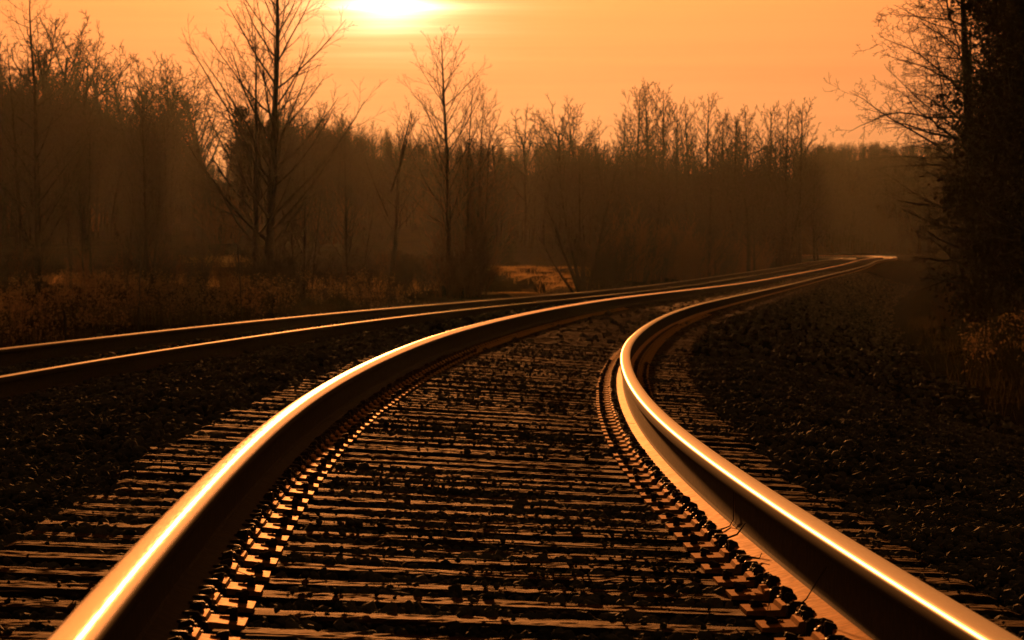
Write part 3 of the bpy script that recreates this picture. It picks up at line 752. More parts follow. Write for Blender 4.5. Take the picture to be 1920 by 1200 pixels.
woods('woods', 260, 436, 905, 455, 640, ([436, 460, 560, 700, 800, 905], [215, 198, 205, 228, 250, 262]), 'hazy wood behind the big twin-trunk tree and the crooked one')
woods('woods', 300, 905, 1565, lambda p: np.interp(p, [905, 1350, 1565], [400, 385, 425]), lambda p: np.interp(p, [905, 1200, 1380, 1565], [700, 660, 440, 480]), ([905, 1000, 1100, 1250, 1400, 1500, 1540], [258, 250, 255, 250, 252, 238, 290]), 'brown hazy wood beyond the far track in the middle distance')
woods('woods', 620, 1530, 2100, 820, 1180, ([1530, 1600, 1700, 2100], [250, 252, 255, 225]), 'faint wooded hill past the end of the rails', wood_src[2:])
woods('woods', 150, 1490, 1700, 710, 800, ([1480, 1530, 1560, 1620, 1680, 1700], [246, 262, 295, 355, 410, 430]), 'trees dwindling down to the point where the tracks vanish')
woods('woods', 60, 1680, 1800, 700, 860, ([1680, 1700, 1760, 1800], [415, 418, 440, 470]), 'small dark trees behind the last bend of the rails')
woods('woods', 110, 2080, 2800, 150, 420, ([2080, 2800], [40, 120]), 'dark wood past the trees at the edge')
woods('woods', 90, -800, -150, 380, 560, ([-800, -150], [90, 90]), 'hazy wood running on beyond the slender pair')
# these shapes stand in the wood as trees of their own
for o, (px, dd, lab) in zip(wood_src, [(150, 600, 'dark bare tree in the wood behind the edge pair'), (600, 540, 'dark bare tree deep in the wood behind the thin twiggy stems'), (1120, 520, 'tall bare tree deep in the wood above the leaning tree'), (1330, 540, 'round bare tree deep in the wood above the dark belt'), (1650, 900, 'small faint bare tree low on the wooded hill past the rails')]):
    o.location = (place(px, dd), dd, gz(place(px, dd), dd)-.2); tag(o, lab, 'tree', 'bare trees along the far skyline')

# evergreen-looking ivy clump that stands up beside the bright gap
def leaf_cloud(seed, n, fn, size, m, name):
    r = np.random.default_rng(seed); P = np.array([fn(r) for _ in range(n)])
    a = r.normal(size=(n, 3)); a /= np.linalg.norm(a, axis=1)[:, None]; b = np.cross(a, r.normal(size=(n, 3))); b /= np.linalg.norm(b, axis=1)[:, None]
    sz = size*r.uniform(.5, 1.3, (n, 1))
    V = np.stack([P-a*sz, P+b*sz*.55, P+a*sz, P-b*sz*.55], 1).reshape(-1, 3)
    return mesh_arrays(name, V, np.arange(4*n).reshape(-1, 4), m)
def ivy_pos(r):
    k = r.integers(0, 9); cx, cz, rr = [(0, 5, 1.6), (.3, 7, 1.8), (-.4, 9, 1.7), (.5, 11, 1.3), (.0, 12.9, .8), (1.6, 9.6, 1.3), (2.0, 11.0, .9), (3.3, 11.7, .8), (3.2, 9.3, 1.3)][k]
    v = r.normal(size=3); v /= np.linalg.norm(v); q = rr*r.random()**.45
    return np.array([cx, 0, cz])+v*q*np.array([1, 1, .95])
g = gz(place(452, 430), 430)
ms = tree_meshes(77, [((0, 0, 0), (0, 0, 1), 13, .25, slender_cfg(13, 20, 6, 3, rmin=.016)), ((2.6, 0, 0), (.05, 0, 1), 12, .2, slender_cfg(12, 16, 6, 3, rmin=.016))])
o = put_tree('ivy_covered_tree', ms, place(452, 430), 430, 'dense dark ivy-clad tree standing beside the bright gap in the tree line', None)
o.scale = (top_len(188, 430, g)/14.1,)*3
obj('ivy', leaf_cloud(5, 5200, ivy_pos, .15, M['oldleaf'], 'ivy'), o)

# ------------------------------------------------------------------ dense trees at the right edge
def oak_cfg(h, n1, n2, n3, n4, rmin, bias=None):
    c = [dict(seg=12, wob=.03, up=.02, tip=.2, rmin=rmin, L0=h),
         dict(n=n1, t0=.10, t1=.98, ang=72, angv=12, len=.34, env=lambda t: 1.15-.55*abs(t-.5)*2*.8, rr=.36, seg=9, wob=.12, up=.0, tip=.12, L0=h*.33),
         dict(n=n2, t0=.12, ang=46, angv=14, len=.45, env=lambda t: 1.1-.6*t, rr=.5, seg=6, wob=.16, up=.02, tip=.25, L0=h*.14),
         dict(n=n3, t0=.1, ang=48, angv=15, len=.42, env=lambda t: 1-.4*t, rr=.55, seg=4, wob=.2, up=.01, tip=.4, L0=h*.06),
         dict(n=n4, t0=.1, ang=48, angv=15, len=.5, env=lambda t: 1-.3*t, rr=.7, seg=2, wob=.2, up=.0, tip=.5, L0=h*.025)]
    if bias: c[1]['bias'] = bias
    return c
dR = 105
ms = tree_meshes(401, [((0, 0, 0), (-.075, 0, 1), 8.8, .19, oak_cfg(8.8, 46, 11, 7, 4, .004))])
put_tree('oak_tree', ms, place(1862, dR), dR, 'dark oak with a leaning trunk, long crooked boughs reaching into the orange sky', 'dark trees at the edge by the ballast slope')
def oak_leaf(h, w, lean=0):
    q = np.random.default_rng(int(h*100+w*10)); n = 90
    zz = q.uniform(.02, 1.0, n)*h; a = q.uniform(0, 6.28, n); rr = w*q.random(n)**.6*(1.05-.5*(zz/h))
    cc = np.stack([np.cos(a)*rr, np.sin(a)*rr, zz], -1); sg = q.uniform(.12, .42, n)
    def fn(r):
        k = r.integers(0, n); return cc[k] + r.normal(0, 1, 3)*sg[k]
    return fn
ms = tree_meshes(411, [((0, 0, 0), (-.03, 0, 1), 8.2, .13, oak_cfg(8.2, 40, 10, 7, 4, .004))])
put_tree('oak_tree', ms, place(1838, 120), 120, 'slimmer bare oak close behind the leaning one, its twigs filling the sky side', 'dark trees at the edge by the ballast slope')
for i, (px, dd, h, sd, lab, w) in enumerate([(1905, 98, 8.6, 402, 'dense twiggy tree just behind the leaning oak trunk', 1.7), (1960, 108, 9.6, 403, 'thick leafy tree filling the edge beside the leaning oak', 2.6),
                                             (1990, 90, 8.4, 404, 'nearest thick tree cut by the picture edge above the weeds', 2.2), (2060, 112, 9.5, 405, 'thick dark tree just outside the edge, overhanging it', 2.6), (1925, 128, 9.4, 406, 'dark tree filling the gaps behind the leaning oak', 2.4)]):
    ms = tree_meshes(sd, [((0, 0, 0), (rnd.uniform(-.05, .02), 0, 1), h, .16, oak_cfg(h, 34, 10, 6, 3, .005))])
    o = put_tree('oak_tree', ms, place(px, dd), dd, lab, 'dark trees at the edge by the ballast slope')
    obj('leaves', leaf_cloud(sd, 17000, oak_leaf(h, w), .07, M['oldleaf'], 'leaves'), o)

# ------------------------------------------------------------------ bushes
bush_v = [bush_mesh(600+i, 16, 1.9, .5, 'twig', 9, 6, .005) for i in range(3)] + [bush_mesh(610+i, 22, 2.4, .6, 'redtwig', 9, 6, .005) for i in range(2)]
def bush(i, px, dd, s_, lab, grp='bare bushes beyond the far track', sx=1.):
    x = place(px, dd); o = obj('bush', bush_v[i]); o.location = (x, dd, gz(x, dd)-.05); o.scale = (s_*sx, s_*sx, s_); o.rotation_euler = (0, 0, rnd.uniform(0, 6)); tag(o, lab, 'bush', grp); return o
bush(3, 868, 176, 1.35, 'thick reddish brush around the foot of the tall leader tree'); bush(4, 892, 178, 1.2, 'reddish brush spilling out beside the tall leader tree, toward the lit banks')
bush(4, 838, 174, 1.0, 'low reddish brush in front of the tall leader tree')
for q, (px, dd, s_, lab) in enumerate([(505, 172, 1.25, 'dense brush hiding the foot of the big twin-trunk tree'), (540, 174, 1.3, 'brush just beside the big twin-trunk tree'), (480, 176, 1.0, 'low brush on the near side of the big tree, toward the hooked pole'),
    (276, 178, 1.15, 'bush round the foot of the broom-shaped tree'), (300, 180, .9, 'smaller bush spilling from the broom-shaped tree'), (385, 250, 1.1, 'round dark bush on the lit grass slope below the parked car'),
    (70, 182, .8, 'bush at the foot of the edge pair'), (15, 180, .9, 'bush at the very edge by the slender pair'), (655, 178, 1.0, 'bush under the low bushy tree'), (610, 180, .85, 'bush between the thin stems and the low bushy tree'),
    (745, 176, .7, 'small bush at the foot of the crooked trunk'), (790, 178, .95, 'bush between the crooked trunk and the reddish brush'), (1105, 182, .8, 'bush at the foot of the leaning spreading tree'),
    (1150, 195, 1.3, 'bush just past the leaning spreading tree'), (985, 290, .8, 'small round bush on the field bank'), (705, 182, .8, 'low bush before the crooked trunk'), (220, 185, .9, 'bush between the thin sapling and the broom-shaped tree')]):
    bush(q % 3, px, dd, s_, lab, sx=1.15)
bsrc = [o for o in bpy.data.objects if o.name.startswith('bush')][:1] + [o for o in bpy.data.objects if o.name.startswith('bush')][3:5]
def scatter_bush(name, n, p0, p1, d0, d1, s0, s1, label):
    pts, scs = [], []
    for _ in range(n):
        px = rng.uniform(p0, p1); dd = rng.uniform(d0(px), d1(px)); x = place(px, dd)
        if -9.0 < x-float(xc(dd)) < 5.5: continue
        pts.append((x, dd, gz(x, dd)-.05)); scs.append(rng.uniform(s0, s1))
    gn_scatter(name, pts, scs, bsrc, label, 'undergrowth')
scatter_bush('undergrowth', 60, 1130, 1330, lambda p: 205+(p-1130)*.1, lambda p: 260+(p-1130)*.25, .8, 1.5, 'dark tangled undergrowth behind the far track past the leaning tree')
scatter_bush('undergrowth', 130, 1300, 1640, lambda p: 240+(p-1300)*.70, lambda p: 300+(p-1300)*.70, .8, 1.5, 'dark belt of undergrowth following the tracks to their end')
scatter_bush('undergrowth', 70, -60, 900, lambda p: 188, lambda p: 225, .35, .8, 'low undergrowth between the field trees')
scatter_bush('undergrowth', 60, -60, 860, lambda p: 400, lambda p: 520, 1.0, 2.2, 'hazy undergrowth at the foot of the far woods')
scatter_bush('undergrowth', 90, 1690, 2050, lambda p: 62, lambda p: 150, .25, .62, 'dark weeds and brush below the trees at the edge')

# ------------------------------------------------------------------ grass and weeds
def blades(name, n, fpos, h0, h1, w, m, label, cat='grass', lean=.35):
    P = np.array([fpos() for _ in range(n)]); z = land(P[:, 0]-xc(P[:, 1]), P[:, 1])
    h = rng.uniform(h0, h1, n)*P[:, 2]; a = rng.uniform(0, 6.28, n); ln = rng.normal(0, lean, (n, 2))
    base = np.stack([P[:, 0], P[:, 1], z-.03], -1); wv_ = (np.stack([np.cos(a), np.sin(a), 0*a], -1)*(w*(.5+P[:, 1]/120))[:, None])
    top = base + np.stack([ln[:, 0]*h, ln[:, 1]*h, h], -1); md = base*.45+top*.55 + np.stack([-ln[:, 0]*h*.15, -ln[:, 1]*h*.15, h*.06], -1)
    V = np.stack([base-wv_, base+wv_, md+wv_*.7, md-wv_*.7, top+wv_*.15, top-wv_*.15], 1).reshape(-1, 3)
    i = np.arange(n)[:, None]*6
    Fa = np.concatenate([i+np.array([[0, 1, 2, 3]]), i+np.array([[3, 2, 4, 5]])]).reshape(-1, 4)
    return tag(obj(name, mesh_arrays(name, V, Fa, m, False)), label, cat, kind='stuff')
def left_near():
    while True:
        y = math.sqrt(rng.uniform(30**2, 150**2)); px = rng.uniform(-250, 1150); x = (px-960)/F*y; u = x-float(xc(y))
        if u < -7.6 and math.sin(x*.8+y*.23)+math.sin(y*.11-x*.5)+rng.normal(0, .5) > -.3: return (x, y, max(.2, .6+.5*math.sin(x*1.3+y*.4)+.3*math.sin(y*.13+x*.2)))
blades('dry_grass', 26000, left_near, .12, .55, .0035, M['grass'], 'dry frosted grass on the verge behind the far track')
def left_far():
    y = math.sqrt(rng.uniform(150**2, 430**2)); px = rng.uniform(-200, 1250); x = (px-960)/F*y
    return (x, y, .6+.3*math.sin(x*.8)+.2*math.sin(y*.3))
blades('dry_grass', 40000, left_far, .15, .42, .004, M['grass'], 'short dry grass of the field under the bare trees')
def right_side():
    while True:
        y = math.sqrt(rng.uniform(22**2, 130**2)); px = rng.uniform(1600, 2250); x = (px-960)/F*y; u = x-float(xc(y))
        if u > 4.6 + rng.random()*1.2: return (x, y, .5+.35*math.sin(x*1.9+y*.3))
blades('weeds', 8000, right_side, .2, .7, .0035, M['grass'], 'dry weeds below the ballast slope by the dark trees', 'weeds')
# tall dead stalks with fluffy heads
def stalks(name, n, fpos, label):
    T_ = Tubes(); LV = []
    for _ in range(n):
        x, y, k = fpos(); z = gz(x, y); h = rng.uniform(.7, 1.35)*k
        l = rng.normal(0, .12, 2); p = np.array([x, y, z]); t = p+np.array([l[0]*h, l[1]*h, h])
        T_.add([p, (p+t)/2+rng.normal(0, .02, 3), t], [.006, .0045, .003], 3)
        m = rng.integers(14, 34); rr = rng.uniform(.04, .11)
        LV.append(t + rng.normal(0, 1, (m, 3))*np.array([rr*.7, rr*.7, rr]))
    P = np.concatenate(LV); n_ = len(P); a = rng.normal(size=(n_, 3))*.012; b = rng.normal(size=(n_, 3))*.012
    V = np.stack([P-a, P+b, P+a, P-b], 1).reshape(-1, 3)
    V0 = np.concatenate(T_.V); F0 = np.concatenate(T_.F)
    me = mesh_arrays(name, np.concatenate([V0, V]), np.concatenate([F0, np.arange(4*n_).reshape(-1, 4)+len(V0)]), [M['grass'], M['puff']], False, [0]*len(F0)+[1]*n_)
    tag(obj(name, me), label, 'weeds', kind='stuff')
def st_left():
    while True:
        y = rng.uniform(34, 120); px = rng.uniform(-200, 900); x = (px-960)/F*y; u = x-float(xc(y))
        if u < -7.9 and math.sin(x*.9+y*.21) > -.2: return (x, y, 1.)
stalks('dead_stalks', 1100, st_left, 'dead goldenrod stalks with fluffy heads behind the far track')
def st_right():
    while True:
        y = rng.uniform(34, 70); px = rng.uniform(1800, 2050); x = (px-960)/F*y; u = x-float(xc(y))
        if u > 4.8: return (x, y, .8)
stalks('dead_stalks', 60, st_right, 'dead stalks catching light below the dark trees')

# ------------------------------------------------------------------ field banks and path
def ribbon(name, pts, w, hgt, m, kind='structure', raise_=.03):
    """a low earth bank following picture points laid on the ground: (px, dist)"""
    P = np.array([((px-960)/F*d_, d_) for px, d_ in pts]); t = np.linspace(0, len(P)-1, 40)
    X = np.interp(t, range(len(P)), P[:, 0]); Y = np.interp(t, range(len(P)), P[:, 1])
    X = np.convolve(np.pad(X, 2, 'edge'), np.ones(5)/5, 'valid'); Y = np.convolve(np.pad(Y, 2, 'edge'), np.ones(5)/5, 'valid')
    T = np.stack([np.gradient(X), np.gradient(Y)], -1); T /= np.linalg.norm(T, axis=1)[:, None]; Nn = np.stack([T[:, 1], -T[:, 0]], -1)
    V = []
    for i in range(len(X)):
        for q, f in zip((-1, -.6, -.25, .25, .6, 1), (-.1, .55, 1, 1, .55, -.1)):
            x, y = X[i]+Nn[i, 0]*w*q, Y[i]+Nn[i, 1]*w*q
            V.append((x, y, gz(x, y)+raise_+hgt*f*(.85+.15*math.sin(i*.9))))
    k = 6; n = len(X); i = np.arange(n-1)[:, None]*k; j = np.arange(k-1)[None]
    Fa = np.stack([i+j, i+j+1, i+k+j+1, i+k+j], -1).reshape(-1, 4)
    tag(obj(name, mesh_arrays(name, V, Fa, m, True)), kind=kind)
BK = [[(922, 236), (960, 240), (1010, 244), (1060, 242), (1090, 236)], [(935, 238), (965, 228), (1000, 214), (1045, 196), (1060, 190)], [(1000, 236), (1040, 222), (1065, 208), (1086, 192)]]
ribbon('earth_bank', BK[0], 2.2, .35, M['soil']); ribbon('earth_bank', BK[1], 1.0, .35, M['soil']); ribbon('earth_bank', BK[2], 1.2, .4, M['soil'])
ribbon('path', [(880, 196), (940, 198), (990, 190), (1030, 182), (1060, 176)], 2.0, .02, M['path'])
def bank_pos():
    b = BK[rng.integers(0, 3)]; t = rng.uniform(0, len(b)-1.001); i = int(t); f = t-i
    px = b[i][0]*(1-f)+b[i+1][0]*f; d_ = b[i][1]*(1-f)+b[i+1][1]*f + rng.normal(0, .35); x = place(px, d_) + rng.normal(0, .3)
    return (x, d_, 1.)
blades('bank_grass', 9000, bank_pos, .35, .55, .0035, M['straw'], 'grass in a pale sunlit-looking colour along the crests of the field banks', lean=.2)
PT = [(60, 340, 212, 238, 1.0), (320, 480, 205, 240, 1.0), (600, 800, 190, 225, .8), (360, 470, 270, 330, 1.1), (925, 1010, 186, 193, .4), (60, 340, 205, 235, 1.1), (600, 800, 190, 225, .9), (150, 230, 215, 235, 1.3)]
def patch_pos():
    p = PT[rng.integers(0, len(PT))]
    while True:
        px = rng.normal((p[0]+p[1])/2, (p[1]-p[0])/4.2); d_ = rng.normal((p[2]+p[3])/2, (p[3]-p[2])/4); x = place(px, d_)
        if math.sin(x*1.1+d_*.5)+math.sin(x*.37-d_*.9) > -.5: return (x, d_, p[4]*(.7+.3*math.sin(x*2.3+d_)))
blades('field_grass', 48000, patch_pos, .12, .38, .0035, M['straw'], 'patches of dry grass in a pale sunlit-looking colour between the bare trees', lean=.3)

# ------------------------------------------------------------------ parked car far up the field slope
def make_car(px, dd, z):
    root = empty('parked_car', (place(px, dd), dd, z), 0)
    tag(root, 'small dark parked car on the rise behind the big twin-trunk tree', 'car')
    bm = bmesh.new()
    side = [(-2.2, .35), (-2.25, .75), (-2.0, .92), (-1.1, 1.0), (-.55, 1.0), (1.35, 1.0), (1.9, .95), (2.15, .8), (2.2, .35)]
    for sgn in (-1, 1): pass
    va = [bm.verts.new((x, -.85, zz)) for x, zz in side]; vb = [bm.verts.new((x, .85, zz)) for x, zz in side]
    for i in range(len(side)): j = (i+1) % len(side); bm.faces.new((va[i], vb[i], vb[j], va[j]))
    bm.faces.new(va); bm.faces.new(vb[::-1]); bmesh.ops.recalc_face_normals(bm, faces=bm.faces); bevel_all(bm, .04, 2)
    obj('body', bm_mesh('body', bm, M['carpaint'], True), root)
    bm = bmesh.new()
    cab = [(-1.05, 1.0), (-.35, 1.42), (.9, 1.44), (1.55, 1.0)]
    va = [bm.verts.new((x, -.78+.12*(zz > 1.1), zz)) for x, zz in cab]; vb = [bm.verts.new((x, .78-.12*(zz > 1.1), zz)) for x, zz in cab]
    for i in range(4): j = (i+1) % 4; bm.faces.new((va[i], vb[i], vb[j], va[j]))
    bm.faces.new(va); bm.faces.new(vb[::-1]); bmesh.ops.recalc_face_normals(bm, faces=bm.faces)
    obj('window', bm_mesh('window', bm, M['glass']), root)
    bm = bmesh.new(); add_box(bm, (.28, 0, 1.455), (1.3, 1.3, .05)); bevel_all(bm, .015, 2); obj('roof', bm_mesh('roof', bm, M['carpaint']), root)
    for x in (-1.35, 1.35):
        for y in (-.78, .78):
            bm = bmesh.new(); bmesh.ops.create_cone(bm, cap_ends=True, segments=20, radius1=.32, radius2=.32, depth=.2, matrix=Matrix.Translation((x, y, .32)) @ Matrix.Rotation(math.pi/2, 4, 'X'))
            w = obj('wheel', bm_mesh('wheel', bm, M['tyre']), root)
            bm = bmesh.new(); bmesh.ops.create_cone(bm, cap_ends=True, segments=14, radius1=.18, radius2=.18, depth=.21, matrix=Matrix.Translation((x, y, .32)) @ Matrix.Rotation(math.pi/2, 4, 'X'))
            obj('rim', bm_mesh('rim', bm, M['chrome']), w)
make_car(442, 470, (YH-446)/F*470+H-.15)
# bank the car stands on
def bank_for_car():
    V = []; xs = np.linspace(-70, 4, 40); zc = (YH-446)/F*470+H-.15
    for x in xs:
        for dy_, f in ((-60, -.5), (-35, .35), (-12, .8), (-3, 1), (6, 1), (30, .9), (60, .2)):
            y = 470+dy_; x_ = x + place(442, 470)+28
            base = gz(x_, y); e = min(1, (x-xs[0])/25)*min(1, (xs[-1]-x)/12)
            V.append((x_, y, base-1+(max(zc-base, .2)+1)*max(f, 0)*max(e, 0) + .08*math.sin(x*.7+dy_)))
    k = 7; n = len(xs); i = np.arange(n-1)[:, None]*k; j = np.arange(k-1)[None]
    tag(obj('terrain_rise', mesh_arrays('terrain_rise', V, np.stack([i+j, i+k+j, i+k+j+1, i+j+1], -1).reshape(-1, 4), M['soil'], True)), kind='structure')
bank_for_car()

# shed by the last bend
def shed(px, dd):
    z = gz(place(px, dd), dd); root = empty('shed', (place(px, dd), dd, z)); tag(root, 'dark boxy shed among the trees behind the last bend', 'shed')
    h = (YH-432)/F*dd+H-z
    bm = bmesh.new(); add_box(bm, (0, 0, h/2-.1), (3.0, 4, h)); obj('wall', bm_mesh('wall', bm, M['shed']), root)
    bm = bmesh.new(); add_box(bm, (0, 0, h-.02), (3.3, 4.4, .14)); obj('roof', bm_mesh('roof', bm, M['shed']), root)
    bm = bmesh.new(); add_box(bm, (-.5, -2.02, 1.0), (.9, .06, 2.0)); obj('door', bm_mesh('door', bm, M['iron']), root)
shed(1737, 690)

# ------------------------------------------------------------------ posts by the far track
def post(px0, y0, dd, base_px, lab, hook=0., rad=.012, name='iron_post', h=None):
    x1 = place(px0, dd); x0 = place(base_px, dd); z0 = gz(x0, dd)-.1; z1 = (YH-y0)/F*dd+H
    T_ = Tubes(); pts = [(x0, dd, z0), ((x0*.5+x1*.5)+.01, dd, (z0+z1)/2), (x1, dd, z1)]
    rr = [rad*1.1, rad, rad]
    if hook:
        for a in np.linspace(0, math.pi*1.25, 9)[1:]:
            pts.append((x1-hook+hook*math.cos(a), dd, z1+hook*math.sin(a))); rr.append(rad*.7)
    T_.add(pts, rr, 8)
    me = T_.mesh(name, M['iron']); o = obj(name, me); tag(o, lab, 'post', None)
    return o
post(446, 462, 78, 456, 'thin iron post with a hooked top before the big twin-trunk tree', hook=.055, rad=.014)
post(263, 492, 72, 255, 'thin straight rod with a curled tip in front of the broom-shaped tree', hook=.03, rad=.012)
post(120, 582, 58, 126, 'short leaning stake in the weeds behind the far track', rad=.018)

# ------------------------------------------------------------------ twigs lying about the rails
def local(s_, u, v): 
    P, R, T, N, _, _ = frame(s_, 1); return P+R*u+N*v
def twig_obj(pts, r0, lab, name='twig', forks=()):
    T_ = Tubes(); pts = np.array(pts); n = len(pts); T_.add(pts, np.linspace(r0, r0*.45, n), 5)
    for i, (dx_, dy_, dz_) in forks:
        a = pts[i]; T_.add([a, a+np.array([dx_, dy_, dz_])*.5+[0, 0, .004], a+np.array([dx_, dy_, dz_])], [r0*.6, r0*.45, r0*.25], 4)
    o = obj(name, T_.mesh(name, M['bark'])); tag(o, lab, 'twig', 'twigs caught along the golden rail' if name == 'twig' else None)
G2 = GAUGE/2
twig_obj([local(7.5, G2-.12, -.165), local(7.48, G2-.09, -.150), local(7.46, G2-.06, -.135), local(7.5, G2-.035, -.105)], .0045, 'thick stubby twig leaning on the foot of the golden rail', forks=[(1, (-.02, .02, .01))])
twig_obj([local(6.85, G2-.10, -.166), local(6.83, G2-.07, -.160), local(6.8, G2-.045, -.160), local(6.83, G2-.037, -.148)], .004, 'hooked twig lying across the foot of the golden rail')
twig_obj([local(5.1, G2-.10, -.170), local(5.1, G2-.07, -.145), local(5.12, G2-.045, -.105), local(5.15, G2-.02, -.07)], .0022, 'thin upright stem before the dark web of the golden rail')
twig_obj([local(6.1, G2-.13, -.170), local(6.08, G2-.09, -.162), local(6.05, G2-.06, -.157)], .005, 'ragged leafy scrap of twig on the foot of the golden rail', forks=[(1, (.01, .02, .01)), (1, (.015, .0, .012))])
twig_obj([local(8.2, G2-.075, -.171), local(8.22, G2-.05, -.163), local(8.3, G2-.024, -.158), local(8.33, G2-.012, -.14), local(8.34, G2-.0125, -.06)], .0028, 'thin bond wire running down the web and over the rail foot', name='bond_wire')
rb = [local(2.2+.0*i, 0, 0) for i in range(1)]
pts = []
for q, (du, ds, dv) in enumerate([(-.02, 2.75, -.17), (.05, 2.72, -.165), (.12, 2.66, -.175), (.2, 2.62, -.18), (.26, 2.6, -.172), (.32, 2.6, -.15), (.38, 2.58, -.165), (.46, 2.5, -.175), (.52, 2.42, -.18), (.58, 2.3, -.185)]): pts.append(local(ds, du, dv+.004*math.sin(q*2.)))
twig_obj(pts, .006, 'gnarled forked branch lying across the ties near the bottom of the picture', name='fallen_branch', forks=[(1, (.05, .03, .02)), (4, (.03, .04, .03)), (5, (.03, .06, .015)), (5, (-.05, -.22, -.03)), (6, (.03, -.2, -.03))])
# dry stems and straw strewn through the ballast
def straw():
    T_ = Tubes()
    for _ in range(420):
        s_ = rng.uniform(.5, 26)**1.0; u = rng.uniform(-2.6, 2.4); 
        if abs(abs(u)-.754) < .12: continue
        v = float(bed_v(u))+rng.uniform(.025, .05) if abs(u) > 1.3 else TIE_V+rng.uniform(.012, .03)
        a = rng.uniform(0, 6.28); ln = rng.uniform(.06, .22); p = local(s_, u, v)
        if rng.random() < .25: ln *= 1.6
        d_ = np.array([math.cos(a), math.sin(a), rng.normal(0, .08)])
        T_.add([p, p+d_*ln*.5+[0, 0, rng.uniform(0, .02)], p+d_*ln], [.0012, .0011, .0007], 3)
    tag(obj('straw_litter', T_.mesh('straw_litter', M['grass'])), 'dry straw and broken stems strewn over the ballast', 'litter', kind='stuff')
straw()

# ------------------------------------------------------------------ light, sky, haze, camera
sd = Vector((math.sin(SUN_AZ)*math.cos(SUN_EL), math.cos(SUN_AZ)*math.cos(SUN_EL), math.sin(SUN_EL)))
sl = bpy.data.lights.new('sun', 'SUN'); sl.energy = 3.5; sl.angle = math.radians(.55); sl.color = (1., .33, .075)
so = bpy.data.objects.new('sun', sl); link(so); so.rotation_euler = (-sd).to_track_quat('-Z', 'Y').to_euler(); so.location = (0, 0, 60)
w = bpy.data.worlds.new('World'); sc.world = w; w.use_nodes = True
nt = w.node_tree; n = nt.nodes; L = nt.links; bg = n['Background']
sk = n.new('ShaderNodeTexSky'); sk.sky_type = 'NISHITA'; sk.sun_disc = False; sk.sun_elevation = SUN_EL; sk.sun_rotation = -SUN_AZ if False else SUN_AZ
sk.dust_density = 6; sk.air_density = 1.6; sk.ozone_density = .6
tc_ = n.new('ShaderNodeTexCoord')
def vmath(op, a, b=None):
    q = n.new('ShaderNodeVectorMath'); q.operation = op; L.new(a, q.inputs[0])
    if b is not None: q.inputs[1].default_value = b
    return q
def math_(op, a, b=None, c=None):
    q = n.new('ShaderNodeMath'); q.operation = op
    for i_, v in enumerate((a, b, c)):
        if v is None: continue
        if isinstance(v, (int, float)): q.inputs[i_].default_value = v
        else: L.new(v, q.inputs[i_])
    return q.outputs[0]
dirv = vmath('NORMALIZE', tc_.outputs['Generated']).outputs[0]
# thin streaks of high cloud, stretched along the horizon
mp_ = n.new('ShaderNodeMapping'); mp_.inputs['Scale'].default_value = (5, 5, 210); mp_.inputs['Rotation'].default_value = (0, math.radians(1.2), 0); L.new(dirv, mp_.inputs['Vector'])
nz = n.new('ShaderNodeTexNoise'); nz.inputs['Scale'].default_value = 1.; nz.inputs['Detail'].default_value = 5; nz.inputs['Roughness'].default_value = .55; L.new(mp_.outputs[0], nz.inputs['Vector'])
streak = nz.outputs['Fac']
gd = (math.sin(math.radians(-1.58)), math.cos(math.radians(1.58)), math.sin(math.radians(3.25)))
df = vmath('SUBTRACT', dirv, gd); df2 = vmath('MULTIPLY', df.outputs[0], (1, 1, 2.0))
ln_ = n.new('ShaderNodeVectorMath'); ln_.operation = 'LENGTH'; L.new(df2.outputs[0], ln_.inputs[0]); dist = ln_.outputs['Value']
def lobe(width, amp, p=2.):     # amp*exp(-(d/width)^p)
    a = math_('POWER', math_('DIVIDE', dist, width), p); return math_('MULTIPLY', math_('EXPONENT', math_('MULTIPLY', a, -1.)), amp)
sdist = math_('ADD', dist, math_('MULTIPLY', math_('SUBTRACT', streak, .5), -.020))
def lobe_s(width, amp, p=2.):
    a = math_('POWER', math_('DIVIDE', math_('MAXIMUM', sdist, 0.), width), p); return math_('MULTIPLY', math_('EXPONENT', math_('MULTIPLY', a, -1.)), amp)
def col(fac, c):
    q = n.new('ShaderNodeVectorMath'); q.operation = 'SCALE'; q.inputs[0].default_value = c; L.new(fac, q.inputs['Scale']); return q.outputs[0]
def vadd(a, b): q = n.new('ShaderNodeVectorMath'); q.operation = 'ADD'; L.new(a, q.inputs[0]); L.new(b, q.inputs[1]); return q.outputs[0]
WORLD_STRENGTH = .1
tint = vmath('MULTIPLY', sk.outputs[0], (.42, .24, .12)).outputs[0]
mod = math_('ADD', math_('MULTIPLY', math_('SUBTRACT', streak, .5), .28), 1.)
tot = tint
tot = vadd(tot, col(lobe(.34, 6.8, 1.7), (.91, .382, .142)))
tot = vadd(tot, col(lobe(.070, 1.2, 1.3), (.8, .48, .22)))
st2 = math_('MULTIPLY', math_('MAXIMUM', math_('SUBTRACT', streak, .18), .08), 3.2)
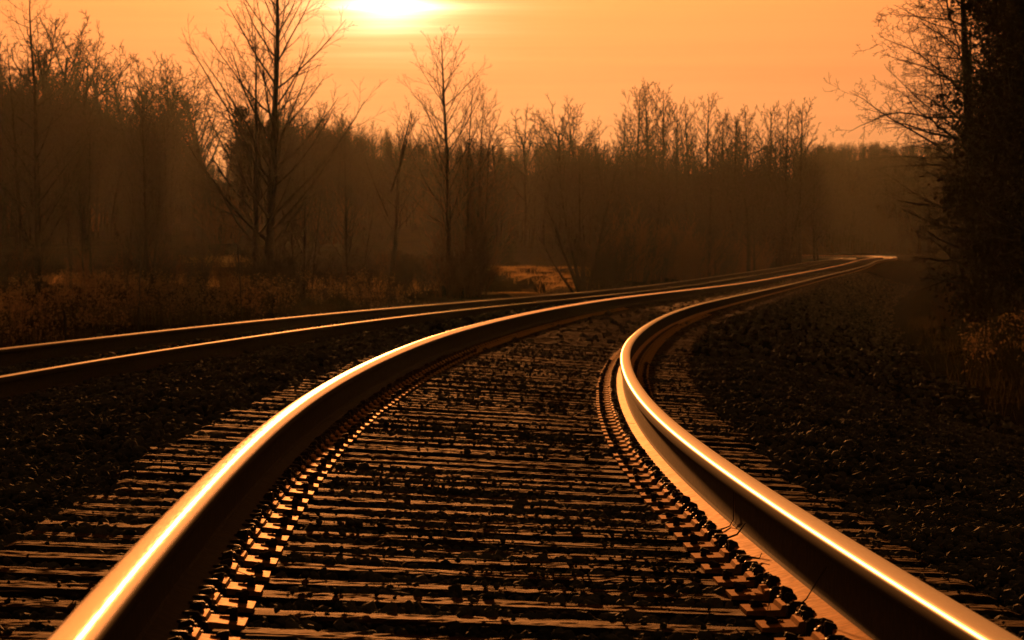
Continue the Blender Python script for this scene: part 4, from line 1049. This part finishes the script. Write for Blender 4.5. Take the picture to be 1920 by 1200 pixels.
tot = vadd(tot, col(math_('MULTIPLY', lobe_s(.0185, 7., 1.8), st2), (1., .78, .40)))
tot = vadd(tot, col(math_('MULTIPLY', lobe_s(.0088, 20., 2.), math_('ADD', math_('MULTIPLY', st2, .5), .5)), (1., .85, .55)))
sc_n = n.new('ShaderNodeVectorMath'); sc_n.operation = 'SCALE'; L.new(tot, sc_n.inputs[0]); L.new(mod, sc_n.inputs['Scale'])
L.new(sc_n.outputs[0], bg.inputs['Color']); bg.inputs['Strength'].default_value = WORLD_STRENGTH

# haze
hm = bpy.data.materials.new('haze'); hm.use_nodes = True; hn = hm.node_tree; hn.nodes.remove(hn.nodes['Principled BSDF'])
pv = hn.nodes.new('ShaderNodeVolumePrincipled'); pv.inputs['Density'].default_value = .0000135; pv.inputs['Color'].default_value = (.78, .88, .78, 1); pv.inputs['Anisotropy'].default_value = .85
hn.links.new(pv.outputs[0], hn.nodes['Material Output'].inputs['Volume'])
bm = bmesh.new(); add_box(bm, (0, 2000, 21.5), (6400, 4600, 57)); o = obj('haze', bm_mesh('haze', bm, hm)); tag(o, kind='stuff')

cam = bpy.data.cameras.new('camera'); co = bpy.data.objects.new('camera', cam); link(co); sc.camera = co
cam.sensor_width = 36; cam.lens = F/1920*36; cam.clip_end = 12000; cam.clip_start = .1
co.location = (0, 0, H); co.rotation_euler = (math.radians(90)-math.atan((600-YH)/F), 0, 0)
cam.dof.use_dof = True; cam.dof.focus_distance = 15.5; cam.dof.aperture_fstop = 25

sc.view_settings.view_transform = 'Standard'; sc.view_settings.look = 'None'; sc.view_settings.gamma = 1; sc.view_settings.exposure = 0
cy = sc.cycles if hasattr(sc, 'cycles') else None
sc.render.engine = 'CYCLES'
sc.cycles.use_denoising = True; sc.cycles.max_bounces = 4; sc.cycles.volume_bounces = 0; sc.cycles.diffuse_bounces = 2; sc.cycles.glossy_bounces = 2
sc.cycles.transmission_bounces = 1; sc.cycles.sample_clamp_indirect = 4; sc.cycles.sample_clamp_direct = 10; sc.cycles.use_fast_gi = False
print('objects', len(bpy.data.objects))
